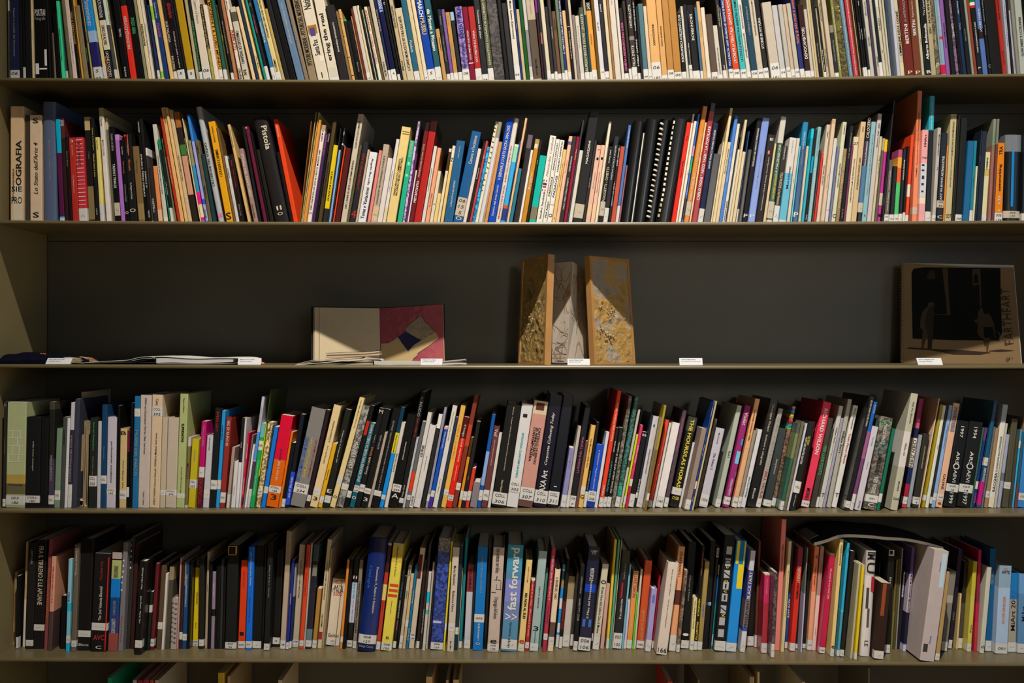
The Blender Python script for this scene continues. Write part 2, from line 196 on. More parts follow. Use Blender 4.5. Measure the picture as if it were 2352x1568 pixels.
DATA = r"""
#1
@0 0 6.918
90 150 88 - char#23261f|b0-170#6a7060
160 310 215 - navy#0a0e22|d130-900s.2 Maestri e modelli del Novecento|s1115 06 171
315 370 300 - black
370 408 360 - black|s1070
412 510 400 - black
515 547 455 - tan#8d7f60|d270-850s.5 Fotografia italiana
548 770 495 - black|h150-260w.5 PORTRAI|h270-340s.4 Fotografie|p545,1010,615,1180#b8b4b4|p705,790,750,1050#8a8688|p620,1085,765,1110#c0bcb8
785 825 755 - black
826 858 775 140 black
860 902 795 520 brown#51423a
905 980 860 200 black
985 1047 832 15 green#2fa878|d460-970k.4 NUOVE COLLEZIONI E ATTRICI
1050 1110 925 260 char#23262b|s1130
1113 1160 985 - olive#4a4430
1163 1240 955 - pink#a89890|d510-1110k.25 Carte Giorgio San Michele da Ponte
1243 1298 1062 - black|d180-710o.7 TIPO E FERROVIARIE
1300 1342 1112 - ochre#a87c32
1345 1422 1170 90 brown#5d5238
1425 1468 1290 - black|d760-980g.5 Arte in Umbria
1470 1505 1262 - tan#80724c|d300-900k.5 LA PITTURA
1510 1640 1322 - sky#1672b4|b500-680#8aa4c4|b680-1075#191745|d-20-420w.6 Mantenimiento|s1075 S 32
1665 1728 1428 - tan#b8ac74|s1065
1732 1835 1508 - black|b-60-60#111111|b330-800#c8bca4|d0-290w.6 ALTO MONTAGNE|d410-720k.55 ORSO DI ALVISE|d830-1230w.5 LEONE L'OCCHIO|p1700,900,1718,1240#d8642a|p1815,1000,1832,1240#d8642a
1838 1890 1600 - char#333638|b-60-400#9aa8a8|s1110
1892 1928 1668 - cream#b0a274|d0-700k.5 STUDI SCULTURA
1932 1960 1715 - black
1964 2082 1790 - black|d460-600w.3 TEATRO|d1070-1230w.3 Guida breve
2086 2185 1880 - red#c02418|d270-790w.55 NEVROTICIMETROPOLITANI|b-400-100#0b0b0c|b100-150#c02418
@300 0 6.918
112 235 -30 - black|d290-550g.5 SPAZIO SIENA
238 290 60 - grey#6c6a54
292 352 72 - cream#c4b48c|d390-730k.6 INDIVIDUAZIONI
354 400 122 - white#b8b0a4|d40-1200k.4 1 OTTOBRE CARLO CASTELLI LO STATO
404 440 190 - black#121212
442 500 250 80 navy#16284e|s1120
502 545 272 - white#c4b898|b100-320#6f9a28|b1140-1240#6f9a28
550 625 338 - navy#142c5a|d50-300w.4 Donazione Grassi|d380-600p.5 FRANCIA
640 703 405 - tan#c09c60
706 768 468 - black|d340-680c.7 OLES MALANGA|d900-1120c.7 PALESTINA|s1140
770 890 560 - black#120d14|d60-300r.6 abbecedario|d510-1090c.3 Catalogo per poeti e studiosi|s1120 S 14|p810,0,815,900#54406a
895 925 668 - black
926 1055 672 - ochre#947412|s1120 S 17
1060 1108 862 - tan#8c8468
1110 1160 905 - black|d340-1120g.6 STORIA DELL'ARCHITETTURA ROMANA|s1145
1170 1305 950 - white#b6aa98|d0-380s.4 Cantorno e il deserto|s1060 06 148
1308 1350 1085 70 olive#8a8038|b70-780#15150f|d100-780o.7 STORIA DELL'ARTE DELEGATE
1352 1425 1150 80 white#d4c6b4|p1290,840,1300,1240#8a2418
1428 1500 1180 - ochre#b8862c|d0-1110k.75 I MODERNI E IL LORO MONDO|s1110
1502 1560 1272 - green#1c4a3c|s1110
1565 1615 1345 75 olive#4e4c28|d520-720y.4 NIPOTI
1618 1660 1390 - black|d80-1120s.5 PIER PAOLO PASOLINI ARTISTA|s1160
1664 1718 1415 - brown#9a6040|d400-1240o.6 DIARIO ROMANO A MARGINE
1745 1810 1480 - white#c4b8a8|d-30-160s.5 da Maidan|d490-800r.8 PURIFICATO|d1100-1260k.7 ITALIANI
1815 1908 1580 110 white#b0a898|b200-350#4a4438|d500-1020k.6 OMAGGIO DI TASSANO|d1120-1200k.6 RAI
1955 2010 1690 110 cream#c8ac80
2014 2060 1762 - navy#12243c
2064 2140 1770 - cream#ccb47c|d900-1100k.3 Lorenzo Monaco
2144 2180 1820 - teal#1a8074
2184 2240 1880 - black|d60-110s.6 LUCI|d250-540p.3 LUCI DIVISIONE MODERNA|s1060
2244 2270 1955 - black
@600 0 6.918
200 262 -110 - blue#1c6494|d350-690w.6 TRANSIDENTAL|s1080
264 352 -20 - cream#c8b47c|d0-610k.4 PERCORSI DELLE AREE CARPI MARTELLI|d950-1150k.5 UMBERTO|s1150
354 405 60 140 tan#a08c54
408 482 65 - black|p75,0,95,10#000000
484 590 140 - black
594 712 232 - blue#56708c|d70-710c.35 L'arte a Roma pubblico e una pena quali
715 780 380 - brown#7a6a58|d420-800s.5 PIETRO MARSI
784 915 500 - brown#87765a|u0-1050k.65 PITTURI MODERNI - PITTURI DEL MODERNO
918 1100 600 - white#cabfac|u-100-165k.75 Nativita|u650-895k.55 Santa Pax|p945,920,1060,1000#d8d0bc|p985,1165,1000,1260#111111|p742,420,890,560#9c6a1c|p775,460,862,590#4c3f78
1103 1268 835 - white#cdc3b0|u180-1030k.6 ering the real|p1105,1090,1225,1230#bfb8a8|s1235
1271 1412 1060 85 black#1c181a|d370-840w.2 CONTEMPORANEA GENERAZIONE
1415 1458 1190 180 brown#7a6244
1462 1508 1238 150 ochre#c49a58|p1250,295,1290,305#111111|p1310,575,1345,585#111111|p1395,910,1430,920#111111|p1455,1198,1500,1208#111111
1512 1560 1320 310 black|b310-340#1aa050
1562 1640 1380 330 black|d1000-1150s.3 Biennale
1642 1660 1395 260 tan#9c7850
1662 1695 1402 140 maroon#6a2820
1700 1762 1432 100 white#c0b6aa|s1160 15
1764 1806 1510 90 cream#c8bc98
1810 1840 1572 95 black
1842 1862 1590 160 white#b4b0a0|p1590,180,1600,190#b4b0a0
1864 1882 1612 150 green#23382c
1884 1935 1640 110 cream#d0c8ac|d160-500r.6 ARTE FIGURATIVA|d550-1010p.6 CASTELLI e CASTELLI|s1190
1938 1975 1672 105 olive#57492c
1980 2050 1710 - white#b8ac98|d990-1220k.5 AURELIO MILANI
2052 2092 1790 - navy#151b38|d0-660s.6 Settanta PRESENZE|p1870,180,1880,190#151b38|s1120
2094 2188 1830 - blue#08103a|b-300-200#2e4aa0|d-60-200w.7 MODERNE A|s1110 6 59
2192 2240 1905 - black|d40-80w.6 O|s1185
2244 2270 1960 - black
2272 2335 2025 - cream#b8a684|d100-450k.6 LABORATORIO DEGLI ARTISTI|d970-1130k.5 STORIE
@900 0 6.918
262 378 62 130 cream#c4b596|u270-1130k.45 LUCIANO MORUCETTI PITTURA DELL'ARTE
380 465 130 - teal#245c76|d650-840w.5 Mondarte|s1140
470 535 225 - cream#cbb88e
538 596 300 - white#d8c8a8|s1130 14
598 720 370 - blue#0e3fa0|d0-280w.65 MARCH|d300-560o.65 MUSEU|s1110 S 32
724 825 505 - teal#1c5260|d155-820w.6 da Monet a Picasso|s1070
828 890 690 460 tan#b98c50|p770,600,780,820#3a2a18
892 948 720 150 char#262c32|d260-400s.5 Martin Arp|d580-980s.4 Caravaggio e i maestri lombardi|s1180
950 1003 782 150 purple#724a98|d190-700s.4 ARTE IN ITALIA NOVECENTO|s1165
1005 1075 850 195 ochre#c08c44|d240-400s.4 SANTA CRUZ|d680-960s.5 LEONARDO RICCI|s1160
1078 1140 905 190 black#1b2024|b190-330#8fb2c8|s1150
1142 1258 1005 105 lilac#8c74b8|M|d130-620n.7 NORMA LA VERANDA|u700-1080n.4 ISTITUTO D'ARTE NAVALE|s1110 06 111
1261 1345 1110 110 crimson#7c1430|u490-960w.35 XXXI PREMIO SULMONA|p1230,1000,1325,1018#e8c0c8
1348 1448 1212 105 red#a82420|u495-1000w.35 XXXI PREMIO SULMONA|s1095
1451 1548 1285 - char#26282c|d165-620w.45 Conoscenza della pittura|s1185 06
1551 1640 1400 - olive#4c5240|d0-1040c.4 IL GABINETTO NUMISMATICO DELLE MONETE|s1090
1643 1812 1500 - char#4a4644|M
1820 1880 1660 - char#1d1c1e
1884 1965 1725 50 char#2a282c
1968 2060 1830 - white#d8d2c4|d20-620k.55 Museo Gustavo (Dans Leaves)|s1040 06
2062 2095 1930 - navy#162c62|d240-600w.4 Jean Novi
2098 2145 2020 150 cream#c4ac88|p2000,440,2040,700#b89c70
2148 2205 2060 - green#165026|b600-1240#14561a
2208 2262 2040 - white#c0bcb8|b480-1060#88848a|s1225
2265 2400 2120 - white#b8a892|b320-1260#584a3e|d-20-230s.25 dello splendore|d950-1200k.3 Rafael Moreschi
@1200 0 6.918
328 362 165 - maroon#2c1420|b-80-200#7a2a8a
365 405 212 - char#2c2a2c|p290,520,310,700#b07060
408 470 275 - white#d4c8ae|s1130
472 528 350 110 char#27252a|s1175 06
530 575 410 - char#3c3a36|d350-690c.5 Via Collegianti|s1140
577 640 475 180 brown#6a4c3a|d300-490k.4 VIAGGIO IN ITALIA|s1175 06
642 692 520 - green#6a7c62|s1165
694 738 568 - navy#2c3470|u0-860w.6 IL MERCATO DELLE MEMORIE UGUALI|s1120
740 795 632 170 cream#d8b080|s1145
798 845 700 - black#1a1512|d430-1000c.4 TUTTI I GIORNI DI UN'ARTE|b420-430#b8a080
848 888 740 - white#c4b8aa|b900-1250#c4b8aa
890 935 800 240 brown#8a7c74
938 1005 825 250 white#cec8be|d410-780s.3 Pia Scultura della notte|s1170
1008 1082 888 120 green#4a564a|u230-1150c.6 AUREAMENTE FIORE LEVANTE|s1150
1085 1120 930 - teal#184454|b-60-240#a89a80|s1145
1122 1205 1000 35 ochre#dc9a40|b35-175#232020|d50-160w.6 EIGHT|d550-720k.2 NOTE DI DIARIO|s1115
1210 1250 1090 - ochre#6a4a10
1252 1325 1115 - white#d4d4d8|d310-550k.3 Re-ALY|s1090 15 134
1328 1395 1200 - char#232028|d70-190w.4 Louis II|s1140 06
1398 1452 1285 - cream#d8c8a8
1455 1488 1330 - brown#9a7040|p1345,0,1360,20#9a7040
1490 1585 1362 - white#d4ccc0|d10-80s.2 ora
1588 1635 1455 - white#dcd4c8|s1170
1638 1705 1528 130 black#1a161a|u370-1130p.55 CINEMA UNDERGROUND OGGI|s1170
1712 1755 1575 10 brown#3c342c|s1095
1760 1845 1650 - black#2c2426|b580-640#8a7c78|b640-1070#3c3230|u80-450w.5 L'ARTE NELLA CITTA|u730-1060w.5 VILLA D'ESTE|s1070
1848 1896 1755 - black#181818|d0-530w.5 ARTI VISIVE PROGETTO|u600-1090w.6 ROBERT CAPPONI|s1165
1898 1935 1790 100 char#24282a
1938 2015 1835 60 teal#4c7480|s1105 06
2018 2072 1928 100 cream#dcc4a8|s1105 360
2075 2225 1958 - cream#e0ac6c|u390-730k.25 XXXVI EDIZIONE|s995 06 185
2228 2318 2100 - cream#d8a464|u420-740k.3 XXXV EDIZIONE|s1200 06
@1500 0 6.918
248 350 165 - tan#b88444|s1115 06 183
352 470 250 - tan#b4803c|s1150 06 182
474 548 385 210 black|u240-640w.6 ACHILLE BONITO OLIVA|u650-990w.6 EUROPA/AMERICA|s1145
550 590 440 100 white#ccc8bc|d180-360k.2 Cremona
592 648 488 70 char#24262a|d690-1030w.4 Maggio e Materiale modesto|s1035 06 05
652 770 560 80 black#1c1a1a|d230-440w.4 SIRONI|d460-650w.4 FERRONE|p560,180,590,300#504840|s1130
772 812 668 120 blue#3c6888|s1130
815 870 690 25 cream#d0a878|d130-800o.5 PAESAGGI
873 940 738 120 white#dcd0bc|s1140
945 1045 785 225 brown#5c4c42|s1150 06
1048 1125 910 405 white#ccc4b6|d765-1180k.25 ESPOSIZIONE NAZIONALE|s1190
1128 1192 915 - char#27272a|d80-440c.4 Un Bassolino per Aldo|d1040-1110w.4 2001|s1120
1195 1215 1000 120 cream#c8b494
1218 1297 1018 - blue#0c2c72|u0-1050w.5 MITO E REALTA - UNO SGUARDO AD ORIENTE 55 PREMIO|s1100 06 161
1300 1408 1105 - orange#d4481c|u0-1010w.5 L'AMORE PER LA TERRA ITALIA - GIAPPONE 54 PREMIO|s1110 06 160
1411 1508 1220 - aqua#40b0b4|u0-980k.45 LA CITTA E LE NUVOLE ITALIA ARGENTINA 53 PREMIO|s1110 06 159
1511 1580 1310 - white#d0ccc4|d80-460k.4 ADRIATICO LE DUE SPONDE|d530-920k.4 ADRIATICO PITTORI EMERGENTI|b0-50#d0ccc4|s1150 06
1583 1685 1400 - teal#1e4256|u90-580s.25 LORENZO RICERCHE|s1125 06 158
1688 1780 1510 - cream#c4b8a4|d0-570k.3 COMBUSTIONI ITALIANE NUOVE GENERAZIONI|s1110 06 186
1783 1868 1600 - char#222222|u290-780w.5 STORIE DI PITTURA|s1085 06 162
1870 1890 1705 60 brown#4c4034
1893 2045 1740 35 cream#bcb0a0|s1010 06 191
2048 2140 1895 85 white#b8b6b8|s1100 06 180
2143 2215 1995 70 white#b0aca4|s1070 06 179
2218 2278 2085 70 cream#b8a68e|s1110 06
2281 2352 2145 55 white#b4ac9e|s1095 06 178
@1800 0 6.918
285 358 85 - navy#222a66|d0-700e.7 autori e amici cani di Roma|s1100
362 450 230 80 maroon#33191e|u450-940w.6 DEMOCAMBITORI|s1130
452 505 310 150 cream#b8ae9c|s1135 06
507 540 348 - cream#bcae94|d580-750s.4 Bollettino
542 578 410 - cream#bca878|d50-300k.3 Costantinopoli
580 640 420 - black#12161c|d620-1080s.3 MEDITERRANEO OGGI
642 660 490 130 cream#a8a07c
662 698 520 100 black|d800-1130w.5 Storia da Guardare a Palermo|s1145
700 745 548 - cream#b0a488|d50-350k.5 PRIVARELLA LUX|d700-1140k.5 CASE VANVITELLI
748 830 605 - white#b8a894|p640,420,650,440#b8a894
832 895 735 400 black#26262a|b400-520#7c7668|d640-980s.4 The Venetian Painters|s1160
898 945 725 - olive#7c7c40|d30-1200w.4 CATALOGO DEL PREMIO INTERNAZIONALE PER LA GRAFICA
948 1052 770 - olive#5c5224|M|p850,110,880,125#c8b060|p870,170,890,190#c8b060|p900,430,920,450#c8b060
1055 1125 878 - blue#54788e|d0-1200w.25 CATALOGO DEL XXI PREMIO INTERNAZIONALE DI PITTURA SCULTURA E GRAFICA
1128 1208 962 - crimson#a8303c|d0-1200w.25 CATALOGO DEL XXII PREMIO INTERNAZIONALE DI PITTURA SCULTURA E GRAFICA
1210 1232 1048 - ochre#8c6c38
1234 1250 1070 - tan#a08860
1252 1275 1095 - black
1278 1318 1125 - black|d320-680s.5 LUCI DEL FUTURO|s1075
1320 1352 1175 - black|d10-100w.6 KING|d370-720w.6 Viaggi e altri miti|s1070
1355 1395 1225 - black#141418|d370-700w.4 Storia dell'arte|s1110
1398 1460 1240 - white#a8a69c|d30-260k.6 Cesare da Correggio|d590-740k.6 Il Nord 2002
1462 1500 1310 - purple#382c44
1502 1545 1345 - white#a8a498|d10-120s.4 Dottori|d900-1060k.5 GIOVANNI
1547 1600 1390 - black#101820|s995
1602 1650 1432 - white#aca694|b-100-110#b8b8b4|d290-490k.5 ATELIER VIO|d790-850k.4 LA
1652 1690 1510 - cream#a8a088
1692 1722 1560 - white#a8a08c
1724 1768 1600 - blue#2c3c4c
1770 1796 1650 - char#2c3038
1798 1815 1660 - orange#a44c1c
1818 1868 1700 - white#a0a4b4
1871 1945 1745 - cream#a89e84|u180-880k.65 L'IMMAGINE DELLE DONNE|b995-1200#b8aa88
1948 2090 1815 - maroon#5c1e18|u0-360s.3 LA SORTE MAGICA|u395-700w.45 BERTINI|h1130-1180c.2 P
2093 2205 1980 - brown#613020|u20-280c.3 Pagine Storiche|u320-570w.5 BERTINI|h1130-1180c.25 P
2208 2258 2095 - cream#9c9a80|d600-740r.3 BERTINI
@2012 0 6.918
792 890 690 - black#0f1216|u-60-250w.4 Tra l'onirico|u380-950w.55 Alberto Bolzonella|h1120-1170w.5 B
893 972 795 - cream#8e8468|d0-370k.5 IN BUIA BOSCHI|d430-540k.5 CREE
975 1045 880 - brown#5c523c|M|d560-750c.4 TIEPOLO|h1010-1080c.5 P
1048 1075 975 - sky#6c8494|b1030-1180#a01838
1077 1130 1005 - sky#6c8494|b580-630#a82a1c|b1030-1180#a01838|d100-480w.4 CONTEMPORANEA
1133 1205 1035 - purple#6e4884|d370-770k.4 SANDRO MARIA CANONICI
1208 1285 1100 - black
1288 1350 1130 - purple#5c4a60|M|d350-610w.6 CALVESI
1353 1400 1190 - black
1403 1455 1245 - navy#0c2040|d30-230w.5 Franco Chiari|d370-480s.6 Vaiolo
1458 1535 1300 - black|d380-740s.2 SERGIO CERINI
1538 1575 1365 - grey#6c7468
1578 1625 1412 - brown#6a2c1c
1628 1712 1478 - black|b-80-40#0c5a2a|b40-90#b4b0a8|b90-130#902018|u360-840w.3 MUSEI DI DOMANI SINO A OGGI|h1070-1100c.4 P
1715 1798 1555 - blue#3c5484|u70-590w.5 JAVIER MARIN|b460-620#1a1014
1801 1850 1650 - black|d0-350s.5 Teatro Meccanico|d380-580s.4 La Medusa|h1030-1080s.7 C
1853 2022 1710 - black
2025 2095 1900 - red#7c1c10|d0-320k.5 La nuova Sicilia|d720-1130k.3 Nuove civilta
2098 2112 2000 - tan#8a5c28
2114 2160 2012 - white#86868c|d0-740b.5 con il Patrocinio della Provincia e Citta di Torino
2163 2205 2080 - black
2208 2245 2115 170 white#7c7c88|d230-880s.3 QUATTRO OPERE|d930-1100p.4 PATTI D'ARTE
2248 2305 2100 - grey#62625a
2307 2420 2200 - grey#7c8078|d280-900k.4 FRANCISCO E IL DISINCANTO
#2
@0 215 5.0595
118 272 118 148 tan#b39a78|u545-1070k.5 OGRAFIA|u870-1250k.15 SANTA BERNARDINIANA|p155,1035,258,1465#c0b4a0|h1080-1140k.3 SIE|h1200-1280k.3 PRO
292 345 290 250 brown#2c2620
350 490 344 250 tan#a38f78|u570-1170k.4 Lo Stato dell'Arte 4|h290-345k.35 S|h1380-1440k.35 S
508 660 495 95 blue#3a4358|u540-1030s.15 l'arte e il mestiere - art and craft|r
695 750 642 298 sky#0a8cae|b690-1430#3c1030|s1445
755 800 722 290 maroon#3c1418|b520-1470#1c0c0c|h310-380w.5 2001
800 842 770 500 black#120c0c|d560-960s.4 Nuova Storia
845 918 778 512 red#7c1c16|d600-720w.2 Giorgio Bonsanti|d950-1160c.2 Una collezione ritrovata|h540-570w.3 3
920 1025 855 508 crimson#8c2028|d560-840k.5 e la voce|p860,536,950,543#c8bcb4|p860,584,955,591#c8bcb4|p862,630,955,637#c8bcb4|p868,675,962,682#c8bcb4|p870,722,968,729#c8bcb4|p875,770,970,777#c8bcb4|p878,818,972,825#c8bcb4|p882,866,975,873#c8bcb4|p888,914,980,921#c8bcb4|p892,961,985,968#c8bcb4|p897,1005,990,1012#c8bcb4|p900,1052,995,1059#c8bcb4|p903,1100,998,1107#c8bcb4|p907,1148,1003,1155#c8bcb4|p910,1195,1005,1202#c8bcb4|p914,1240,1010,1247#c8bcb4|p918,1286,1013,1293#c8bcb4|s1335|L crimson book with thin white cross stripes on its spine
1028 1110 938 272 black#14120f|b272-428#887654|b1080-1465#5c4f34|d440-1000s.2 Il Tempo
1112 1160 1045 290 black|d400-660y.35 Comune di Monteriggioni|d700-970y.4 l'Abbadia Nuova al Serio|d1340-1410w.4 Loros
1165 1212 1098 508 cream#a49a58|d540-650k.4 Paolo Cesaretti|s1290
1238 1302 1145 165 white#b0a8a0|b165-280#7a7050|d285-380k.5 Duccio|d540-720s.5 MAXXI ITALIANI
1305 1335 1215 285 olive#4a4636|b285-420#8a8268
1340 1405 1255 385 black|d470-670s.4 DIARIO DI SIENA|d820-1100w.5 TADINI E TINALDI|s1270-1420
1410 1460 1322 475 purple#7a4e90|b475-540#8a60a0
1462 1510 1388 510 black|d620-710w.3 Nuovi Eventi|d790-930e.4 Oltre la porta|d1060-1260w.3 San Gimignano e il Cinema|p1395,515,1418,540#d04020|h1370-1400c.3 O
1512 1600 1455 470 black|d600-690s.3 Nuovi Eventi|d770-900e.4 Oltre la porta|d1040-1230w.3 San Gimignano e il Cinema|p1458,470,1482,500#d04020|p1500,470,1512,720#a03020|h1340-1380c.25 O
1612 1685 1540 612 brown#5a462a|d700-1000k.2 Citta di Siena|b1280-1465#6c5a38
1690 1740 1610 295 black|d320-460w.4 VIAGGIO|d710-1200w.5 ETRURIA IL TRENO OSPEDALE
@336 215 5.0595
15 60 -40 295 black|d900-1100w.5 OSPEDALE DI|d1360-1440w.5 SABATINI
64 84 18 630 white#b4b0ac|b720-1480#2c2824
86 128 40 860 black#1c1614|d1220-1380w.6 CASTELLI
140 190 66 842 orange#b06c40|b842-1000#8a4c28|b1350-1480#b09070
205 255 18 358 white#98948c|d720-1170k.3 CATALOGO DEL MUSEO COMUNALE DI SIENA|b1440-1480#b0a89c
275 290 100 530 green#10704c
292 325 145 650 navy#10141c|d1010-1200w.4 L'idea del Nuovo|s1330
328 368 150 520 olive#5c5238|d560-760k.5 SCULTURA
370 398 125 270 red#882414|d740-1060w.5 Nuova antologia di POETI a Siena e Milano
400 450 142 162 cream#b88c58|d270-350k.4 CERRETO
452 485 195 165 tan#a88c5c|d200-300k.3 Siena
490 533 245 190 tan#98866a|d720-1020k.4 CARTA DEI MONUMENTI DI SIENA
545 610 325 215 black#1c120c|b215-400#7a4a20|b600-720#2c5a20|b730-1180#9a7058
612 628 378 300 black|d390-960w.5 VIAGGIO NELLA PITTURA DI SIENA LA CITTA
630 638 415 290 cream#b0a078
640 692 500 545 blue#206c94|b545-840#6c6c4c|b1145-1290#c01080|b1290-1440#c8bc98|b1440-1480#b81080
694 725 455 245 blue#2464a8|b560-1230#7c80b0|b1230-1290#2048a0|b1290-1480#8084a8|d1350-1450k.6 PASSIM
728 770 565 540 olive#4c452e|d600-700k.5 COMUNE|d1070-1220k.5 TRECENTO
775 815 640 700 teal#182c30
840 905 562 155 grey#888a8c|b155-215#404038|u580-1080k.45 L'ILLUSIONE DEL SOGNO|p840,1400,890,1440#c06090|r
935 1015 715 325 yellow#d09408|b325-330#705010|u390-570k.25 REALTA EVENTI|u655-970k.5 I LUOGHI E L'ANIMA|h1390-1470k.5 S
1020 1045 818 400 brown#5a4428
1048 1085 890 725 white#a09c98|d870-990k.4 DUEMILA|d1220-1340s.3 Teatro
1090 1145 950 710 black#1a100c|d780-850r.4 Fuoco|d880-1100r.3 Il tempo delle meraviglie|d1290-1420s.3 Silvana Carli
1185 1218 940 360 tan#a88c5c|b360-470#7c6434|d420-630k.4 CATALOGO MOSTRA
1255 1308 1072 640 brown#7c645c|d710-1210w.55 STORIA DEL SANTUARIO|d1290-1450k.4 Giovanni Astuti
1310 1340 1118 380 black#17171a
1370 1412 1140 380 crimson#4c0c24|p1138,380,1166,410#c06070|p1150,450,1166,1480#a82848
1415 1440 1200 450 black
1445 1490 1260 650 black#191811
1500 1670 1220 275 black#1b1819|r|d395-670c.45 Pistoia|d400-650k.2 Arte del Novecento a|h1320-1370c.2 II|h1395-1430c.15 O
1672 1710 1505 680 black
1712 1770 1470 300 orange#cc3c14|d380-510w.3 Silvia e il Molo
@672 215 5.0595
76 88 212 318 brown#6c4624
90 105 265 218 tan#8c7644
107 116 302 218 cream#a89868
118 154 302 305 orange#c88434|b305-345#a4701c
158 212 340 365 white#b8b0ac|b365-430#8c7c64|d430-560k.4 EL MUNDO|u660-1350k.5 DIEZ ANOS EN LOS QUE SE CREO EL MUNDO 1989|s1380-1400
216 250 388 470 purple#3c204c|u480-720p.5 Lucia Buonanotte
252 282 412 450 black|u470-560c.6 Palermo
286 332 480 315 olive#3c3018|u740-1260k.4 LETTERATURA ITALIANA
334 340 532 300 white#a09c98
342 400 490 600 black#1c1c1a|b600-1340#d8bc08|b480-600#1c1c1a|u900-1250k.4 EDIZIONI D'ARTE|L thin black book with a bright yellow band down its spine
402 412 560 400 char#26262a|u850-1280w.4 Storia della Croce e Rosario
414 440 560 655 sky#6c94c4
442 458 556 400 black#1c1c1e|h440-490w.6 14|b580-600#c0b8b8
460 478 602 625 orange#c83c18
480 545 612 630 maroon#400e0c
552 620 760 238 white#a89e8e|u325-640k.35 GIOVANI ARTISTI DELLA LOMBARDIA|u780-1340k.35 DIECI ANNI DI ARTE CONTEMPORANEA
622 650 780 600 olive#4c4430
652 722 822 558 char#1a1a1e|u700-1120r.5 LA STAZIONE NATALE Pio Depuis|h1360-1450r.3 4
724 748 862 650 tan#a48c78
750 845 892 680 white#c0c0c4|b680-715#222226|d760-1070k.35 Angelo Barcella|u1100-1460k.5 Tema e Variazioni
862 900 1008 660 pink#c07068
902 975 1058 590 tan#98897a|b1315-1480#b09a78|d730-1290k.3 IL BOSCO E L'ESPERIENZA NEL NOVECENTO|s1400-1420
976 1036 1106 750 white#b8b0ac
1038 1078 1205 530 white#b8b4b4|b1320-1480#b8aa90|u900-1150s.4 STORIA NUOVE PAROLE
1082 1190 1265 388 cream#d0b878|b388-530#a08c48|u750-1190k.5 PIANO PROGETTO AMBIENTE~RECUPERO RIUSO TERRITORIO|p1270,450,1375,458#55471f|p1268,475,1372,483#55471f
1208 1268 1362 545 teal#1f9474|u560-740c.5 PONTASSIEVE|p1335,800,1360,840#7ac49c|p1310,940,1335,970#7ac49c
1272 1300 1465 320 purple#a090b4|M
1302 1325 1415 700 purple#54184c
1327 1345 1430 890 white#b4b0b0
1347 1400 1548 320 maroon#5c1018|b320-440#1c0c0c|u1020-1270w.6 METAPONTO|u590-980c.35 ARCHEOLOGIA DI UNA CITTA
1402 1485 1600 320 red#98201c|b320-450#2c0c0c
1490 1530 1655 610 white#b8b4b0|u650-1360k.3 GIOVANNI PAOLO E L'ARTE
1532 1580 1690 630 pink#d89470|u1120-1360k.4 Storie e Viaggi
1585 1625 1700 900 white#b8b09c|s1280-1290
1628 1675 1735 1160 cream#d0b478
@1008 215 5.0595
5 40 75 690 orange#d08a24
-30 5 60 640 cream#c0b498|b680-900#3a2414
5 12 95 680 orange#d08a24
12 48 120 605 cream#d8b870|b605-810#c4bcac|h750-790k.4 Z
50 52 175 360 blue#0c3c8c
54 155 205 548 blue#205078|u620-760c.15 NUMERO QUATTRO|u1020-1320w.2 LA RACCOLTA DI SAN MARTINO
158 270 400 440 blue#1a4c7c|b-100-440#0c1420|b330-440#0a1220|u500-830w.4 Canova e l'incisione|s1220-1430 06 15 5|h1440-1480c.4 O
272 312 468 640 white#c0b4ac|d700-1400k.1 .
315 345 525 555 black#1e1c1c|b330-555#b09a78|u810-1050w.6 Enciclopedia
348 375 560 550 red#9c3438|u700-780w.5 Art
378 412 590 620 blue#1490c8|M
414 450 670 325 white#c0b8a0|p660,360,680,370#222222|p655,400,675,410#222222|p645,440,665,450#222222|p635,500,655,510#222222|p625,560,645,570#222222|p615,620,635,630#222222|p605,680,625,690#222222|p590,740,610,750#222222|p575,800,595,810#222222|p560,860,580,870#222222|p535,920,555,930#222222|p520,1000,540,1010#222222|p500,1060,520,1070#222222|p480,1120,500,1130#222222|p460,1180,480,1190#222222|p445,1240,465,1250#222222|p435,1300,455,1310#222222|p420,1360,440,1370#222222|L white spiral bound booklet with black binding loops
452 502 715 330 white#b4b4b8|b330-520#807c68|r
504 520 690 560 tan#a87c58
522 560 712 560 tan#a87c50
565 645 805 290 blue#0c3c9c|b290-350#081840|u380-1010w.5 V BIENNALE D'ARTE SACRA 2004-2005|u1070-1430w.4 Oppidania degli Artisti Cattolici
650 710 905 288 white#bcb6b0|b288-340#7a7060|r|u610-1460r.35 BIENNALE D'ARTE SACRA - ANNO DELLO SPIRITO 1997
712 765 900 590 sky#2c90c4|b550-620#d8d0c0|b620-800#7cb49c|b1340-1480#28306c|b1300-1340#a85020
767 780 950 550 blue#1c4c8c|b900-1250#282838
782 808 1040 285 cream#c89c74|b285-400#74503c
810 850 950 870 teal#20667c
860 920 1030 480 char#2c2628|b480-640#5a505c
922 950 1050 655 white#c8c4c0
952 1005 1085 530 ochre#ac741c|u890-1150w.7 Bergamo|b530-650#9c8050|p1060,590,1110,640#c8bca0
1008 1035 1130 540 black#1e1c18|d700-900c.4 Siena
1036 1040 1145 545 teal#148c80
1042 1120 1162 720 teal#0c9c90|b1320-1470#6c6850
1125 1200 1280 490 white#c8c4bc|u500-980s.4 Alexander Cambell|p1205,1008,1218,1030#20703c|p1235,1008,1248,1030#b03028|p1198,1045,1245,1070#40305a|p1193,1080,1238,1100#a04020|p1188,1120,1200,1140#3060a0|p1218,1120,1230,1140#a03028|u1150-1460k.35 Sandro Sandrioli
1203 1250 1350 530 white#c8c4bc|u560-920k.4 SANDRO SANTIOLI|u960-1210k.55 PAESAGGI|u1250-1450k.5 Phil Adam
